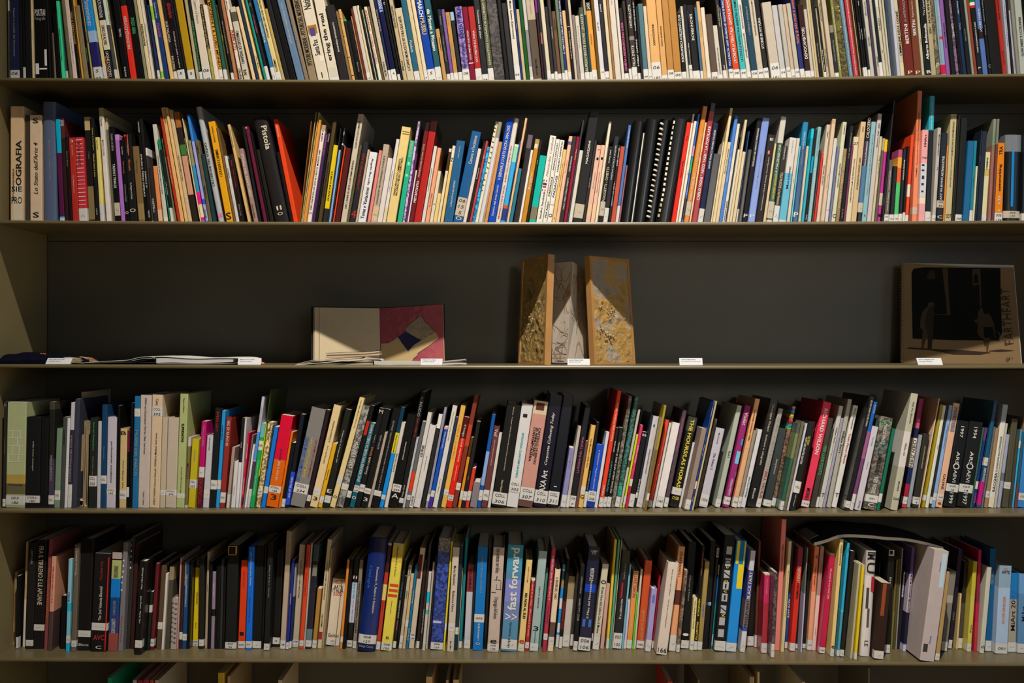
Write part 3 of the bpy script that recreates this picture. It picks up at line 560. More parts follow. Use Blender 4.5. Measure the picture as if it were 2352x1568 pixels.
1252 1305 1408 540 white#ccc8c0|u560-920k.4 SANDRO SANTIOLI|u960-1210k.55 PAESAGGI|h1400-1440k.4 O|s1290-1300
1308 1348 1440 650 cream#cca868|d700-1200k.4 Sanna Arte Contemporanea|h1440-1460k.5 I
1350 1392 1490 495 cream#d0a890|b560-600#50507c|u700-1000r.3 Nuova Galleria
1395 1440 1535 495 char#2e2626|u735-910w.4 VICINI PASSAGGI|u985-1350w.4 CARLO VIGNI / CARLO CARLETTI
1443 1480 1588 500 crimson#781430|u560-860w.3 Mostra Milano|u930-1400r.6 CHIANTI E PAESAGGIO TOSCANO
1482 1500 1645 275 char#33343a
1502 1545 1620 660 white#b8b4a8
@1310 205 4.979
22 130 205 255 black#1d1c1d|b255-330#08080a|u600-860w.25 MAGAZZINI|s1320-1480
132 165 272 585 char#26262a|u900-1240w.3 Gino Gorini disegni
168 222 300 640 pink#c49c88|u800-1300s.3 Natale Giuliani|p295,785,320,815#181818|p312,690,335,700#904030|b1310-1460#c8a888
225 272 352 640 pink#c49c88|u800-1330k.3 Beata Ambrogio Lorenzetti|p345,780,370,810#181818|b1320-1480#c8a888
275 308 425 370 white#c4bcaa|b370-520#807c64
310 368 425 655 black#141412|d700-850w.4 John Shinay|u900-1290c.55 POGGETTI - OMETTI|s1290-1450
370 420 508 540 char#26262c|u590-1100w.3 CRISTINA NATALE E LE ALTRE|s1360
425 455 548 640 black|u670-880w.5 DANIEL SCHWYZER|u920-1470w.4 DEDICATO ALLE CERE DI ...
458 510 590 655 red#a44634
512 545 655 410 blue#3c64a0|u450-680w.5 Claudio Davidson|s1335
547 565 645 870 maroon#88505a
570 690 705 365 black#06070c|r
693 706 840 500 white#c0c0b8
708 850 870 345 black#06070c|r|L black glossy spiral binder with pale comb rings along its right side
855 965 1035 345 black#07080c|r|p1025,390,1055,430#c8c0b0|p1017,450,1050,490#c8c0b0|p1005,510,1045,545#c8c0b0|p1000,570,1035,605#c8c0b0|p992,625,1025,665#c8c0b0|p980,690,1015,720#c8c0b0|p972,745,1010,780#c8c0b0|p965,805,1000,840#c8c0b0|p955,865,990,900#c8c0b0|p945,925,982,960#c8c0b0|p938,980,970,1015#c8c0b0|p930,1040,962,1072#c8c0b0|p920,1100,950,1135#c8c0b0|p912,1155,945,1190#c8c0b0|p902,1220,935,1250#c8c0b0|p895,1275,925,1310#c8c0b0|p885,1335,918,1370#c8c0b0|p878,1395,910,1430#c8c0b0|p868,1450,900,1490#c8c0b0|L black spiral binder with a full row of white comb rings
968 1140 1175 335 black#0a0808|r|p1165,385,1192,420#c8c0b0|p1150,445,1176,480#c8c0b0|p1142,510,1168,540#c8c0b0|p1135,565,1160,600#c8c0b0|p1125,625,1150,660#c8c0b0|p1115,685,1140,720#c8c0b0|p1108,745,1132,775#c8c0b0|p1098,800,1122,835#c8c0b0|p1090,860,1114,890#c8c0b0|p1082,915,1106,950#c8c0b0|p1073,975,1096,1010#c8c0b0|p1065,1035,1088,1065#c8c0b0|p1055,1095,1080,1125#c8c0b0|p1048,1155,1072,1190#c8c0b0|p1038,1215,1060,1245#c8c0b0|p1025,1270,1050,1305#c8c0b0|p1012,1330,1036,1365#a89870|p1000,1390,1024,1425#a89870|p985,1450,1010,1485#a89870|L black spiral binder, rightmost of four, beside the red booklet
1150 1200 1335 380 red#c0281c|u490-640k.3 Siena|u800-1040k.3 PALIO DI SIENA
1200 1225 1400 283 white#c8c0b0
1227 1260 1430 365 white#c8c0b0|u900-1010s.3 Musica
1262 1290 1445 285 blue#1850a0|b370-450#1858b0|b650-770#9c78a8|b790-960#148868|b1250-1490#1c1c30|d1100-1240w.5 Trasformy
1292 1350 1520 195 orange#b8701c|u510-900c.35 LA GRAFICA DI CAGLI|u970-1290w.4 Modenini - Roberto Barni|s1290-1450
1355 1375 1552 380 cream#c8ac80|u450-1050k.4 DISEGNI
1380 1448 1590 160 red#882028|b160-260#28060a|u430-1275w.55 CARLO VIGNI * NICO TASSI * LA POPOLARE
1450 1510 1655 385 navy#18203c|u470-910w.4 DANTE FRANCO GRANDI GALLERIA|s1370
1512 1600 1648 740 char#3a3a3c
@1600 205 4.979
158 172 310 600 white#c4b8a0|R
174 210 395 215 cream#c0ae84
212 250 360 605 cream#b8a88c|u680-970k.4 PROGETTI DI UN'IDEA
252 290 430 305 blue#3c6cb4|u780-1060w.5 Papasol e il cielo di Chini
292 325 462 395 white#b8b4a8|u1280-1510k.5 PADRONI A BADIA
328 338 480 400 char#282420
340 368 468 690 white#b8b09c
370 400 530 350 cream#b4a484|b350-520#74644a
405 440 518 715 cream#b8a888
445 462 575 480 navy#142c54|s1370
464 515 570 690 char#383632
518 572 700 330 black#141416|b-60-390#101012|u450-890w.4 TEATRALITA NEL BAROCCO FIORENTINO|h1430-1470w.5 P
578 665 752 330 blue#6478b4|u740-1140s.25 La bella Maniera in Toscana|h1440-1475w.3 P
672 752 838 520 char#241e1e|u780-1390w.25 Storia Archeologica e l'Arte della Maremma - Roma e l'Arte Sacra|h565-595w.4 E|p820,710,842,752#b06c60
755 790 888 620 cream#b4a080
792 860 965 315 white#a8a298|b620-1500#1c3c28|u640-980w.4 LA MALEDIZIONE|u990-1260y.5 storie familiari maremmane|s1290-1480
868 930 985 650 char#2c2622|u660-810w.4 Charlie Simpson|d960-1330c.6 FOLLE PASSIONE e il suo Novecento|s1335
935 1020 1055 555 white#b0aca8|b965-1500#5498b0|d590-740s.2 Pietro Bernardini|u850-1180n.4 Meridiane
1030 1065 1150 560 white#b0a898|u700-1400k.3 nota
1072 1088 1175 650 sky#4c9cb0
1090 1158 1215 375 navy#083c64|b375-650#10668c|d490-690w.3 Alberto Moretti|d700-870s.3 Autobiografia|h1410-1465w.6 P
1162 1190 1265 650 white#a8a08c
1192 1228 1305 450 teal#0c8094|b450-560#109cb0
1230 1262 1345 460 black#1a181c|u1430-1500w.5 Casa|p1290,770,1325,960#0a80a0
1265 1310 1388 430 aqua#68949c|u440-810s.4 ARTE NOVECENTO|u910-1510w.5 ARTE E FOTOGRAFIA SULLA BRACE
1312 1335 1400 700 black#28201c
1337 1362 1430 730 red#b02c24
1364 1410 1490 405 white#a89c8c|d480-560k.3 OMINI|u870-1100k.4 I LIVELLI DEL TERRITORIO
1412 1460 1550 340 tan#a48a6c|b400-1500#b09c84|u900-1200s.4 Storie di poeti
1462 1510 1575 560 white#a8a8a4|s1375-1385
1512 1530 1610 650 blue#60648c
@1880 205 4.979
145 190 292 375 cream#a8a890|d410-520k.3 DOMANI|u850-1130k.4 CREATIVITA E COMUNICAZIONE|h1430-1470k.4 C
195 238 290 680 tan#7c6444|u780-1360c.5 PRIMAVERA A LETTERE DAL MAROCCO
240 280 382 420 black#16181c|d480-820s.4 Architetture della Terra|d1370-1480s.4 La Storia
282 305 380 620 maroon#5c2440
307 368 395 545 cream#b0a488|h610-640k.3 27|u800-1300k.3 TORRI E POSTERI CALMI TRA PREISTORIA E OGGI
370 430 485 372 cream#a89270|d430-490k.3 CAANE|u790-1150k.4 LE DONAZIONI GIUSEPPE CIANI
435 490 555 320 black|u330-560c.7 CALOGERO|b600-1200#34283c|b880-1300#385c78|d600-880w.5 contemporanea|s1300-1410
492 545 608 372 sky#6c909c|u500-1230s.3 DIARIO DELLA PITTURA MODERNA NELLE MARCHE|u1420-1470k.4 P
550 600 680 280 white#9c9490|u395-670k.4 Vincenzo Calli - 2001
605 635 712 540 cream#a0967c|u650-1080k.4 Alba Gonzales - Milano
640 665 745 560 char#504640|b560-700#8a8460
670 712 782 575 crimson#8c2470|b575-715#d0a818|s1190-1330|p672,1430,715,1460#141414
716 745 860 130 black#101012|r
748 800 820 808 grey#4c443c|u930-1400w.3 Visioni Di Cesare - Ventesimo secolo|s1435 003 163
806 858 870 880 black|s1435 163
860 910 890 690 orange#b06c30|b690-780#8c3c5c|b780-900#bc8430|b900-1070#b04824|b1070-1430#3c9454|s1432 164
912 955 975 680 black#12141c|u810-1040w.4 WINDSOR REVENGE|s1425
960 985 1020 650 black#1a1010|s1410
988 1025 1052 520 orange#c83c18|b1090-1230#b8a89c|s1440
1068 1130 1160 18 orange#c07050|b18-600#a85c38|u240-1030k.35 FRAMES - Viewing Finnish Contemporary Photography 2002|p1040,1350,1068,1500#8a8078|s1350-1430
1135 1215 1195 465 pink#b07c7c|u520-660k.4 DNArt|b850-1230#9c9ca0|b1240-1310#b0a494|h770-800k.5 imagic|p1180,860,1215,880#1c2448|p1178,920,1212,940#1c2448|p1178,990,1210,1030#1c2448|p1172,1075,1204,1100#1c2448|p1170,1160,1200,1180#1c2448
1218 1280 1240 78 teal#1c7c8c|b470-1400#101214|d160-460w.35 Il grande formato nel tempo|s1400|L blue-green tall book behind the pink one near the right end
1298 1338 1366 440 grey#8c8680|u520-760k.4 A NEW ROMANTICISM|u890-930k.3 Arte|s1440 154
1345 1420 1412 500 navy#12161c|u770-1000w.4 ARTEINDUSTRIE|u1010-1270w.4 ART IN JEANS|s1275-1355 003 85|h1445-1480w.4 C
1425 1440 1455 640 orange#b0681c
1445 1530 1515 285 tan#8f8564|u370-760k.3 DA MODIGLIANI AL CONTEMPORANEO|u770-1120k.2 SCULTURA DALLE COLLEZIONI|h1430-1475k.4 007
1532 1560 1600 290 black
@2016 205 4.979
885 960 960 330 black#101413|s1435 008
968 1045 1045 590 blue#0c3c60|b590-1500#0e4468|L dark blue booklet with a slanting turquoise edge
1045 1080 1120 590 teal#0c5c68|u780-1330k.3 Piccolo Museo|s1385
1085 1105 1142 880 cream#9c9880
1108 1128 1185 470 black#141820|u500-1100s.4 Architettura
1135 1190 1165 480 navy#141c28
1195 1255 1300 60 cream#9a9878|b60-350#3c3a24|b350-700#a8a024|L pale folder with a bright yellow sheet showing beside it
1165 1240 1190 718 cream#9c9674|u780-920k.3 CRIMINE|b915-995#8c8044|s1440
1262 1298 1298 340 grey#606458|b340-640#50584c|b640-1500#6c4840|u420-790g.5 FONDO IN BILICO|u810-1010p.4 Oper ed Ombre
1300 1330 1360 340 grey#56564c|b630-1500#4c2820
1335 1425 1365 615 orange#b8680c|u655-750k.5 TRA|u810-1210k.5 networking|u1215-1320w.5 city|s1415 005 178|h1375-1400w.35 +
1440 1640 1470 520 black#080a0c|b520-715#505458|p1530,715,1560,1345#0c5c94|s1395-1475 003 177|r
1645 1720 1670 500 black#101418|s1420
#4
@0 870 4.899
-60 55 -40 255 black#131414|d420-1090s.3 The Promise of Photography|s1350-1435 185|h262-310s.5 dominia
58 275 95 262 olive#60644a|b262-580#6a7054|b580-1080#6c7054|b1080-1180#6f5c2c|b1180-1300#3c3a28|p100,583,260,588#85888a|p100,662,265,667#85888a|p95,748,265,753#85888a|p90,850,265,855#85888a|p88,935,255,940#85888a|p150,588,155,662#85888a|p235,588,240,662#85888a|p200,667,205,748#85888a|p140,753,145,850#85888a|p222,753,227,850#85888a|p100,855,105,935#85888a|p210,855,215,935#85888a|h1180-1205k.6 The Democratic|s1315-1420 003 186|L wide olive green book with a pale brick wall printed on its spine
278 440 300 430 black#090a0c|u700-1040c.15 collection rhone-alpes|s1315-1395 COLL 180
445 530 470 440 black#0c0d0d
540 600 520 260 black#141512|b262-345#2c2a22|b900-1420#2c2534|d860-1150s.5 MARINA ABRAMOVIC|s1310-1410 COLL
605 668 655 560 green#4c5c4c|s1255-1365 COLL
608 610 605 255 sky#8a9894
670 715 745 430 char#2a2e2c|u520-800k.5 ALBERTI
720 752 780 440 white#8e8c90
755 798 825 265 white#808086|b575-1190#201828|u600-1190s.5 CONTEMPORANEA STORIA|s1190
800 856 858 225 char#23252f
872 986 884 440 cream|Z
990 1075 1000 440 black#131614|d490-810g.3 Spazi atti / Fitting Spaces|d870-1080s.2 Pratiche artistiche e spazi|s1092-1210 COLL 302
1085 1125 1098 478 grey#808084
1125 1188 1135 290 navy#102c48|d740-920s.2 Alessandro Papetti|s1088-1180 COLL
1192 1295 1205 432 lilac#88848f|d665-1210k.3 performative installation|s1235-1305 COLL 182
1300 1335 1310 300 black
1338 1415 1355 562 tan#927f58|h590-630k.4 B|d910-1240k.3 Premio Balia per l'arte|s1255-1355 COLL
1418 1445 1438 580 black|b580-820#4c1424|s1218-1330
1446 1480 1450 270 black|h260-275w.5 .
1482 1545 1515 195 blue#124c74|d580-1090s.5 MUSEO DEL PARCO|s335-425
1548 1680 1580 182 white#8e847e|d215-850k.2 ZERO aus Deutschland 1957 bis 1966. Und heute|d1265-1420k.2 Hatje Cantz|b1236-1240#6a6460
@336 870 4.899
22 145 60 178 cream#9a8872|u610-1420k.2 ZERO ITALIEN Azimut Azimuth 1959/60 in Mailand. Und heute|d225-300k.3 Cantz|s315-425 COLL 202
148 208 180 435 tan#8a7f6e|s1250-1310
212 332 245 433 tan#8c8276|s1250-1315 COLL 296
335 425 380 168 mint#7c8558|d505-715k.4 SUPERNOVA|d995-1290k.25 Art of the 1990s from the Logan|d215-380k.3 Opera al Nero|s1290-1340
430 462 470 655 white#908a86|b760-1420#56502c|d930-1140m.8 MATCH
466 545 515 680 yellow#8c8014|b680-1140#6c6418|d785-950s.3 paradiso|s1135-1235 COLL 203
568 625 622 478 magenta#8c0c50|u520-760s.3 VIDENTI E NUDA|b1110-1440#3c1020|u1120-1410r.7 TUTTONORMALE|s992-1110
632 700 690 638 white#8e8c92|d665-805k.3 tufo new Firenze|s1245-1345
705 775 770 330 black#0e1012|u370-590r.4 LUCY MCRAE|s1140-1245 COLL
778 818 852 355 sky#1c74ac|u510-700n.5 TABORRY|s1140-1240
820 880 900 438 red#6c201a|d475-755w.5 HIC ET NUNC 05|s1280-1395 KEVRO
885 892 945 900 black
895 930 962 770 brown#806a64|b1300-1440#98908a
950 995 1005 932 white#9a9a9c|b800-932#151516|d1100-1420k.3 Luigi Cortini
1000 1035 1060 440 black#17171a|b940-1440#a8a6ac|d640-850w.3 ALLINI
1040 1060 1110 445 white#9c989a
1062 1080 1145 603 crimson#a01038|u700-930w.5 VENEZIAN FIORUCCI|u1110-1310w.5 ALESSANDRO ANTICO|b1330-1420#4c1420
1082 1100 1190 630 brown#5a4c48
1102 1125 1200 745 white#a8a4a4
1128 1160 1305 200 white#8c8c98|b600-920#3c70b0|b930-1240#3c2440|s1240-1330|u280-560s.4 AGGIORNAMENTI
1162 1212 1292 500 sky#4c8490|b660-700#108038|b700-800#c0bcb0|b810-1430#10783c|u830-1400w.3 Catalogo del Museo dell'arte contemporanea|h735-765k.5 8124
1214 1222 1395 120 green#303c18|b500-1100#a0a810
1224 1280 1370 490 cream#a09068|M|u495-590k.3 Giovanni|s1245-1300 345|p1240,620,1395,625#1a1a1a|L cream book with a black mottled camouflage pattern on its spine
1288 1335 1440 540 blue#0c58a8|s1215-1290
1340 1480 1562 412 red#a40c28|b920-1430#cc5c10|u800-930m.35 exposed|u930-1155w.35 art now in italy|s1215-1290 COLL 188|h1310-1370k.5 3
1485 1510 1580 600 orange#b85c10
1512 1560 1660 720 black#101012|s1350
1562 1595 1770 300 white#88807c
@660 870 4.899
-40 18 75 400 black#0c0e16|b1050-1420#1838a0|u1110-1340w.6 one of the nose
20 190 275 330 grey#605e5c|b330-620#34322c|u680-1180b.3 ARTE COLOMBIANO CONTEMPORANEO|d680-1130y.18 CANTOS CUENTOS COLOMBIANOS|u690-1120r.14 CONTEMPORARY COLOMBIAN ART|s1195-1305 COLL 234
195 240 420 350 black#1a1014|s1310-1380
245 335 540 298 cream#b09c74|u480-720k.3 La Collezione Novecentesca|u760-960k.3 Dalla Pop Art in poi|s1235-1315|h1335-1375k.5 3
340 388 530 728 ochre#b88c18|u1020-1145k.4 fluctuating|s1325-1400
395 465 620 345 black#131412|d590-950w.3 Pretese per lo Prospetto XIV|h1250-1290w.5 E|s1320-1400
472 535 850 208 cream#a8986c|u250-420k.35 Luoghi della cura|u430-560k.25 Percorsi d'arte|s1110-1180|h1320-1345k.3 O
545 625 905 300 grey#6c6a66|M|u720-1010w.6 L'ARTE E L'ANIMA|s1190-1255
630 680 985 300 black#101010|s1265-1340|p915,480,950,640#8c1c10
692 752 1005 500 teal#0c4454|u510-1160w.6 EROICI BORGHESI TEMI E FIGURE DA SCHIELE A WARHOL|s1205-1280 COLL 258|h1325-1360w.5 O
756 815 1035 330 black#0e0f10|u620-740c.2 La nuova|u775-870e.5 Incroci|u885-1080c.5 Cross-roads|s1195-1275 COLL|h355-395c.4 M
820 895 1105 340 black#111112|d640-800s.3 TEMPI D'ARTE|s1240-1300 COLL|h1345-1385w.4 3
900 932 1175 600 white#80746a
935 1020 1240 330 black#0f0f10|u480-660s.3 TEMI, CRONACHE|u660-1270s.2 SULLA STORIA DELLA MEDIA NOVECENTESCA|s1265-1325
1030 1078 1370 320 blue#0868a8|b320-610#0c2838|b612-840#c8b81c|u630-830k.4 MISIONE DELLA STORIA|s1310-1360
1085 1128 1345 490 white#9a9490|u830-1060k.4 LUCIO LEONE
1135 1235 1370 400 black#0d0d0d|s1195-1280 COLL 299|u720-920w.15 ROMA E DINTORNI|h1300-1350w.4 A
1240 1300 1480 150 black#0f1010|d210-430s.6 IL NUDO|u450-660r.4 fra ideale e realta|u1200-1330w.3 Museo d'arte|s1345-1400
1290 1320 1478 660 white#88868c
1322 1362 1535 480 grey#484a4e|b1050-1270#b83010|s1310-1365
1365 1412 1610 380 white#9a9894|u750-880k.7 GUNE|u1310-1430k.5 LOUL
1415 1490 1640 520 white#9c9898|d800-1120k.2 Identity Borderline|s1260-1340
@960 870 4.899
30 75 165 400 black#1a1a1a|b400-560#d0ccc8
38 78 200 300 black#0c0d0e|d740-1310w.7 DRESSING OURSELVES
80 110 280 320 lilac#6c6a7c|s1300-1380
112 155 310 540 blue#083888|b570-1260#083888|b540-570#c08c78|u600-790w.5 Torino Arte Comune|b1260-1430#30206c|s1260-1330
160 215 400 300 white#a09c98|u380-700k.3 Alessandro De Santis e Jean Domenico|u1080-1340k.3 catalogo mostra|b300-480#807c6c
218 250 445 430 navy#1c2434
255 312 500 300 ochre#c89c48|b300-480#80702c|d520-900e.4 Prima di ... e con Burri|s1250-1310
314 378 540 430 red#ac1810|b430-680#3c0c0c|d520-940w.5 il luogo (non) comune|d980-1150w.25 Arte spazio pubblico ed emergenze|s1310-1375 COLL 245
380 432 655 205 brown#5c2418|b205-520#3c1814|b520-760#8a301c|s1175-1255
447 480 620 660 orange#b06c1c|b660-880#38260c|s1260-1360
482 528 640 480 black#141212|s1270-1370|u1000-1240e.2 fanzina
530 570 600 1005 red#a0281c|s1265-1370
580 660 620 1165 grey#605a60|L plain grey angled card divider leaning at the shelf edge
665 672 720 590 navy#14304c|b590-830#5c8c80|u600-820k.6 MARCUS ORTEGA
662 705 750 400 blue#0c3c78|b820-1200#7c9cd0|s1255-1370
708 775 860 532 brown#4c2628|d570-650w.6 Veil|d690-980w.2 Veiling Representation and Contemporary Art|s1255-1370 COLL
780 815 900 615 white#9a9894
760 765 815 285 grey#606058|b585-820#c01058
820 985 985 290 black#0e0e0d|d330-1045c.12 Cimabue - Il tempo nell'arte dell'epoca barocca all'eta contemporanea|d1150-1290c.15 Edizioni Mazzotta|s1290-1425 COLL 306
990 1120 1152 283 white#9c9a9c|d620-1120t.22 BOLOGNA CONTEMPORANEA|p1165,405,1215,445#1a1a1c|s1165-1280 COLL 305|p1020,1285,1130,1289#6a6664
1122 1285 1310 250 brown#906860|b250-410#9a8c78|b1375-1440#4a302c|p1330,285,1425,365#40221c|d560-965k.6 CASTELLO DI RIVOLI~20 ANNI D'ARTE~CONTEMPORANEA|s1235-1375 COLL 307
1290 1440 1485 180 navy#0c0a18|u390-980w.3 Corporate Collecting Today|u1040-1280w.5 AXA Art|s1265-1410 COLL 310
1445 1570 1620 190 black#0a0c14|s1275-1420 COLL 311|u1150-1290w.3 I
@1270 870 4.899
20 75 185 575 white#a4a4a4|b780-1240#7c8a9c|d950-1060k.3 Rumma|b575-780#b0b0b0|s1310 COLL|d330-335k.1 .
-72 10 115 200 black#0a0c14
35 40 220 300 black|d330-760w.9 La scultura italiana del XX secolo
82 140 195 780 lilac#64648c|d820-1010s.4 INSEDIAMENTI|s1310
143 178 280 535 cream#8c847c|s1310
180 245 375 300 black#121216|u610-1110p.35 LUOGHI DEL TEMPO|s1320 CR F
248 280 390 700 brown#4c3430
282 335 425 525 ochre#c09850|b525-600#806430|d680-1000k.35 Dei Mosaici e delle Arti|s1215-1300|h1310-1350k.5 G
338 372 500 490 black#0e0e0e|u1000-1290s.4 NUOVE BIENNALE|s1270
374 462 488 740 blue#0a3490|b1385-1450#0a2470|d810-1270w.25 IL POLITICO * Stagione espositiva 2|s1270-1385 COL 308
465 500 590 600 white#9c9ca4
490 508 640 500 black#1a1a1a
512 560 745 135 red#b0301c|b135-420#541410|u180-800w.4 Festival della Scultura Italiana|u1200-1340w.5 L'ASINO|s1340
560 598 680 550 black#0c100e|u880-1320t.5 FESTIVAL DELLE ARTI|u660-870w.4 2003-2004|s1330
600 645 755 550 black#101010|u670-1330w.4 FESTIVAL DELLE ARTI 2002 IV edizione|s1330
648 690 850 195 grey#5a564c|M|L dark book with a grey chequered weave up its spine
693 745 920 200 green#2a5048|M|u480-1190t.4 Prima o poi a piedi nudi nel parco|b1180-1320#1c6c60|s1330
748 775 960 345 white#8c8880|b920-1000#3c3430
782 805 945 625 olive#90a018|s1320-1410
810 842 985 520 crimson#a0244c|b1210-1430#8c1838|u600-1100w.5 Cinema Festival|s1130-1210
845 905 1030 600 black#0f0f12|s1300|h610-650w.6 ka
905 930 1090 400 navy#141828|u1130-1270w.7 BLUE ZONE|s1280-1340
935 1010 1140 420 white#98969a|u800-1070k.4 La Percezione di luoghi Giacomo Piermattei|p1140,520,1160,550#20386c|s1350
1025 1055 1245 300 olive#5c4c18|b300-800#7c6c20|s1290-1370|F
1062 1105 1268 462 red#a4301c|d965-1060w.4 Firenze|s1370
1120 1145 1310 495 white#9c9898
1148 1235 1355 495 white#a8a4a4|s1330-1440 145
1245 1290 1460 350 brown#3c3038|d440-820p.4 CENTOANNI di architettura|s1340
1300 1410 1530 430 black#0b0b0a|b430-600#242820|d470-1230y.45 THE HOURS/LAS HORAS|s1235-1315|h1335-1370y.2 OSB
1415 1445 1590 715 white#a09ea0
@1560 870 4.899
48 115 240 560 brown#6c5e58|s1365-1470|F
118 135 380 255 blue#0c2c64|d325-430w.6 Stefano Pirsa|d730-880w.5 la Trovata di Siena|s1155-1240|d1290-1420w.5 Mercato|F
140 160 410 250 tan#8c7c64|F
165 205 395 450 olive#3c382c
212 315 412 555 lilac#8c8894|d620-740k.2 Mario Giacomelli|d850-1030k.3 Die Velten 2|s1310-1430 1026
318 370 595 310 char#141418|d380-550w.3 FUORI CENTRO|d1290-1400w.3 Gianni|s1340-1450|F
400 458 652 300 green#7c8478|d810-900k.5 Iuri|s1360-1440
490 560 740 300 magenta#6c1c50|b300-400#2c0c1c|d385-530w.6 Viallat|u1130-1320w.4 GALLERIA FUMAGALLI|s1335-1420 134|p640,820,690,960#60a0c0|p700,680,722,750#2470a8|p640,1050,665,1110#2470a8
590 648 870 225 orange#c08c60|b225-520#70503c|d350-700k.4 Comunita montana Valle|d720-1330w.3 SENTIMENTO DEL TERRITORIO ARTE CONTEMPORANEA|s1340 1026
652 690 815 580 tan#6c6458|s1330
692 742 890 570 white#98989c|b570-620#58585c|d1110-1340k.4 Enzo Pace PATANIA
752 855 1020 230 black#0b0a0a|d295-600c.35 Giuseppe Viviani|d640-980c.3 Incisioni e xilografie|d1210-1390w.25 Electa
860 915 1120 335 grey#74726e|d440-1040s.6 GOING FORTH BY DAY|d1045-1350r.6 BILL VIOLA|s1355
940 1030 1150 555 char#22282a|d910-1080c.3 Gianluigi Brancaccio|s1270-1370|s1370-1440
1032 1090 1290 310 brown#5c4438|M|b310-335#88604c|b335-365#4c3c70|b365-395#1c7478|b410-445#b48c20|b460-490#a02030|b515-545#1a6880|b545-570#589030|s1345-1430|L black book with rainbow stripes at the top of its spine
1090 1115 1370 280 white#8c8e94
1118 1168 1310 500 green#1c4438|b480-620#384038|b620-900#505c3c|F|s1380
1170 1205 1355 480 olive#4c4838|F
1210 1232 1480 500 white#8c8c94|p1180,1400,1235,1480#a0a4b0|F
1235 1310 1430 480 black#0e0e0e|d650-750y.4 CHI SONO|d670-970w.35 HOW ARE PIRATES READERS|d1310-1440w.2 Raffaele Montgoni|s1160-1290 COLL|F
1315 1352 1500 480 maroon#381010|d600-900b.5 Viscardo
1355 1358 1520 470 red#a42c1c
1362 1458 1625 262 crimson#a82840|d345-860w.5 RICHARD WILSON|d1240-1380k.5 MERREL|s1380 1014
@1840 870 4.899
100 160 300 440 olive#2c2820|d760-1090g.6 PIER LUIGI POLITO
85 90 390 35 olive#585818|b35-180#6c7020
162 188 360 560 char#2c2c28|s1330
190 240 430 305 grey#8c8a84|b305-450#4c4a44|d550-730k.4 William Xerra|d740-920k.3 Satire al Calpurnio|h1290-1330k.5 T
242 272 490 440 lilac#706e80|d390-560s.3 Memorie del senatore
285 335 500 230 grey#7a7870|b230-440#4c4a40|d590-840k.6 William Xerra
342 400 588 300 white#9c9a98|b300-450#6c6a60|d340-570k.5 Betty Woodman|d620-960r.5 Teatri Pitture Nutrie|h1290-1330k.5 T
425 480 665 205 cream#908a7c|b205-520#6c6654|d590-760s.2 Donna Lara
485 542 780 200 black#0f1011|d250-540w.35 ED MATTHEW ROYEN ENDO|s1380-1455|F
545 585 830 260 purple#502c4c|b260-600#14407c|b600-900#6c3c60|d300-390w.5 Juan Muñoz|s1300|F
600 672 810 535 lilac#8c8890|d660-760k.2 Toru Hawai|d920-1050k.2 Fotografie|u1380-1460k.3 Electa|F
700 845 880 430 char#4c4840|M|d520-750w.3 MARCO PENTZ|d860-1090k.35 CAMBRIDGE 2000|d1120-1300w.35 RED NOISE|s1320-1400 001|b480-560#4c5c48|b700-850#3c4440|h1410-1450w.35 C|F60|L tall grey and black collage book jutting out of the row
848 885 1030 560 green#0c4838|s1295-1390|F60
890 925 1010 550 black#0e0e10
930 1000 1075 440 purple#40304a|M|b440-700#382840|b790-870#888490|b700-780#60587c|d340-440s.4 Gilberto Z
1003 1085 1240 165 grey#7c7a6c|b600-1000#908c88|d265-510k.35 Guy Van Bossche|d730-870k.3 White out|d1160-1270k.25 MUHKA|h1340-1370k.4 SAAA|F|L wide pale grey book titled White out, leaning right
1130 1185 1330 225 navy#101430|b225-500#5c1434|b500-560#803850|b670-1005#a49c90|b1185-1330#6c1428|b1000-1180#0c1838|d690-990k.7 CHEN ZHEN|s1330-1410|b1410-1460#7c2430
1190 1230 1330 630 grey#60646c
1250 1320 1380 620 char#1c1b17|d760-1010c.2 ARTE ATTRAVERSO ANALISI|s1335-1415 coll. 4
1322 1335 1550 220 tan#907c6c
1337 1358 1560 300 char#1c1c1a|d410-560w.5 Museo|u1180-1340w.6 Museo|F
1362 1390 1570 290 olive#685c10|s1310-1370
@2016 870 4.899
535 572 740 300 grey#8c8c80|b300-540#504e48|d640-900k.3 Dogana
578 602 760 340 black#14181c|s1330-1405
604 645 815 298 sky#546c8c|d510-800n.4 L'immagine di Roberto Ruta|s1290-1370
650 725 850 275 tan#a8846c|b275-550#8c7458|b360-600#7c6c60|u320-600n.6 EST PORTES & ZONES IN OLANT|d1075-1250k.4 GALERIE|s1300-1370 coll.|h1390-1420k.4 6
735 875 895 470 black#0b0c0e|d545-670w.3 1997|d825-975w.3 ARS|d960-1030w.6 O|d1035-1175w.3 AEVI|s1195-1280 coll. 15|d1290-1410w.35 1999
885 1040 1035 480 black#0b0c0e|d555-680w.3 1994|d830-975w.3 ARS|d960-1030w.6 O|d1035-1175w.3 AEVI|s1200-1290 coll. 14|d1300-1420w.35 1997
1042 1060 1185 545 green#1c3c28
1062 1090 1210 550 navy#0c1a4c|b550-700#3c1c4c|s1155-1240|d1290-1400p.7 FONTES
1115 1160 1325 250 teal#0c3044|b1160-1420#74104c|d300-480p.4 Omaggio a Vittoria|s890-980|d1010-1160w.6 BIENNALE
1165 1185 1300 540 grey#3c3c44
1200 1240 1330 555 brown#5c4a34|s1265-1340
1245 1305 1405 290 grey#6c7074|b500-1460#8c8a84|u650-1050k.4 LE DONAZIONI ALLA FONDAZIONE|u1060-1270k.6 RAGGHIA|b1330-1460#9c9684
1310 1335 1440 500 grey#6c6a64
1345 1382 1455 625 lilac#5c6070|b1060-1150#3c4048
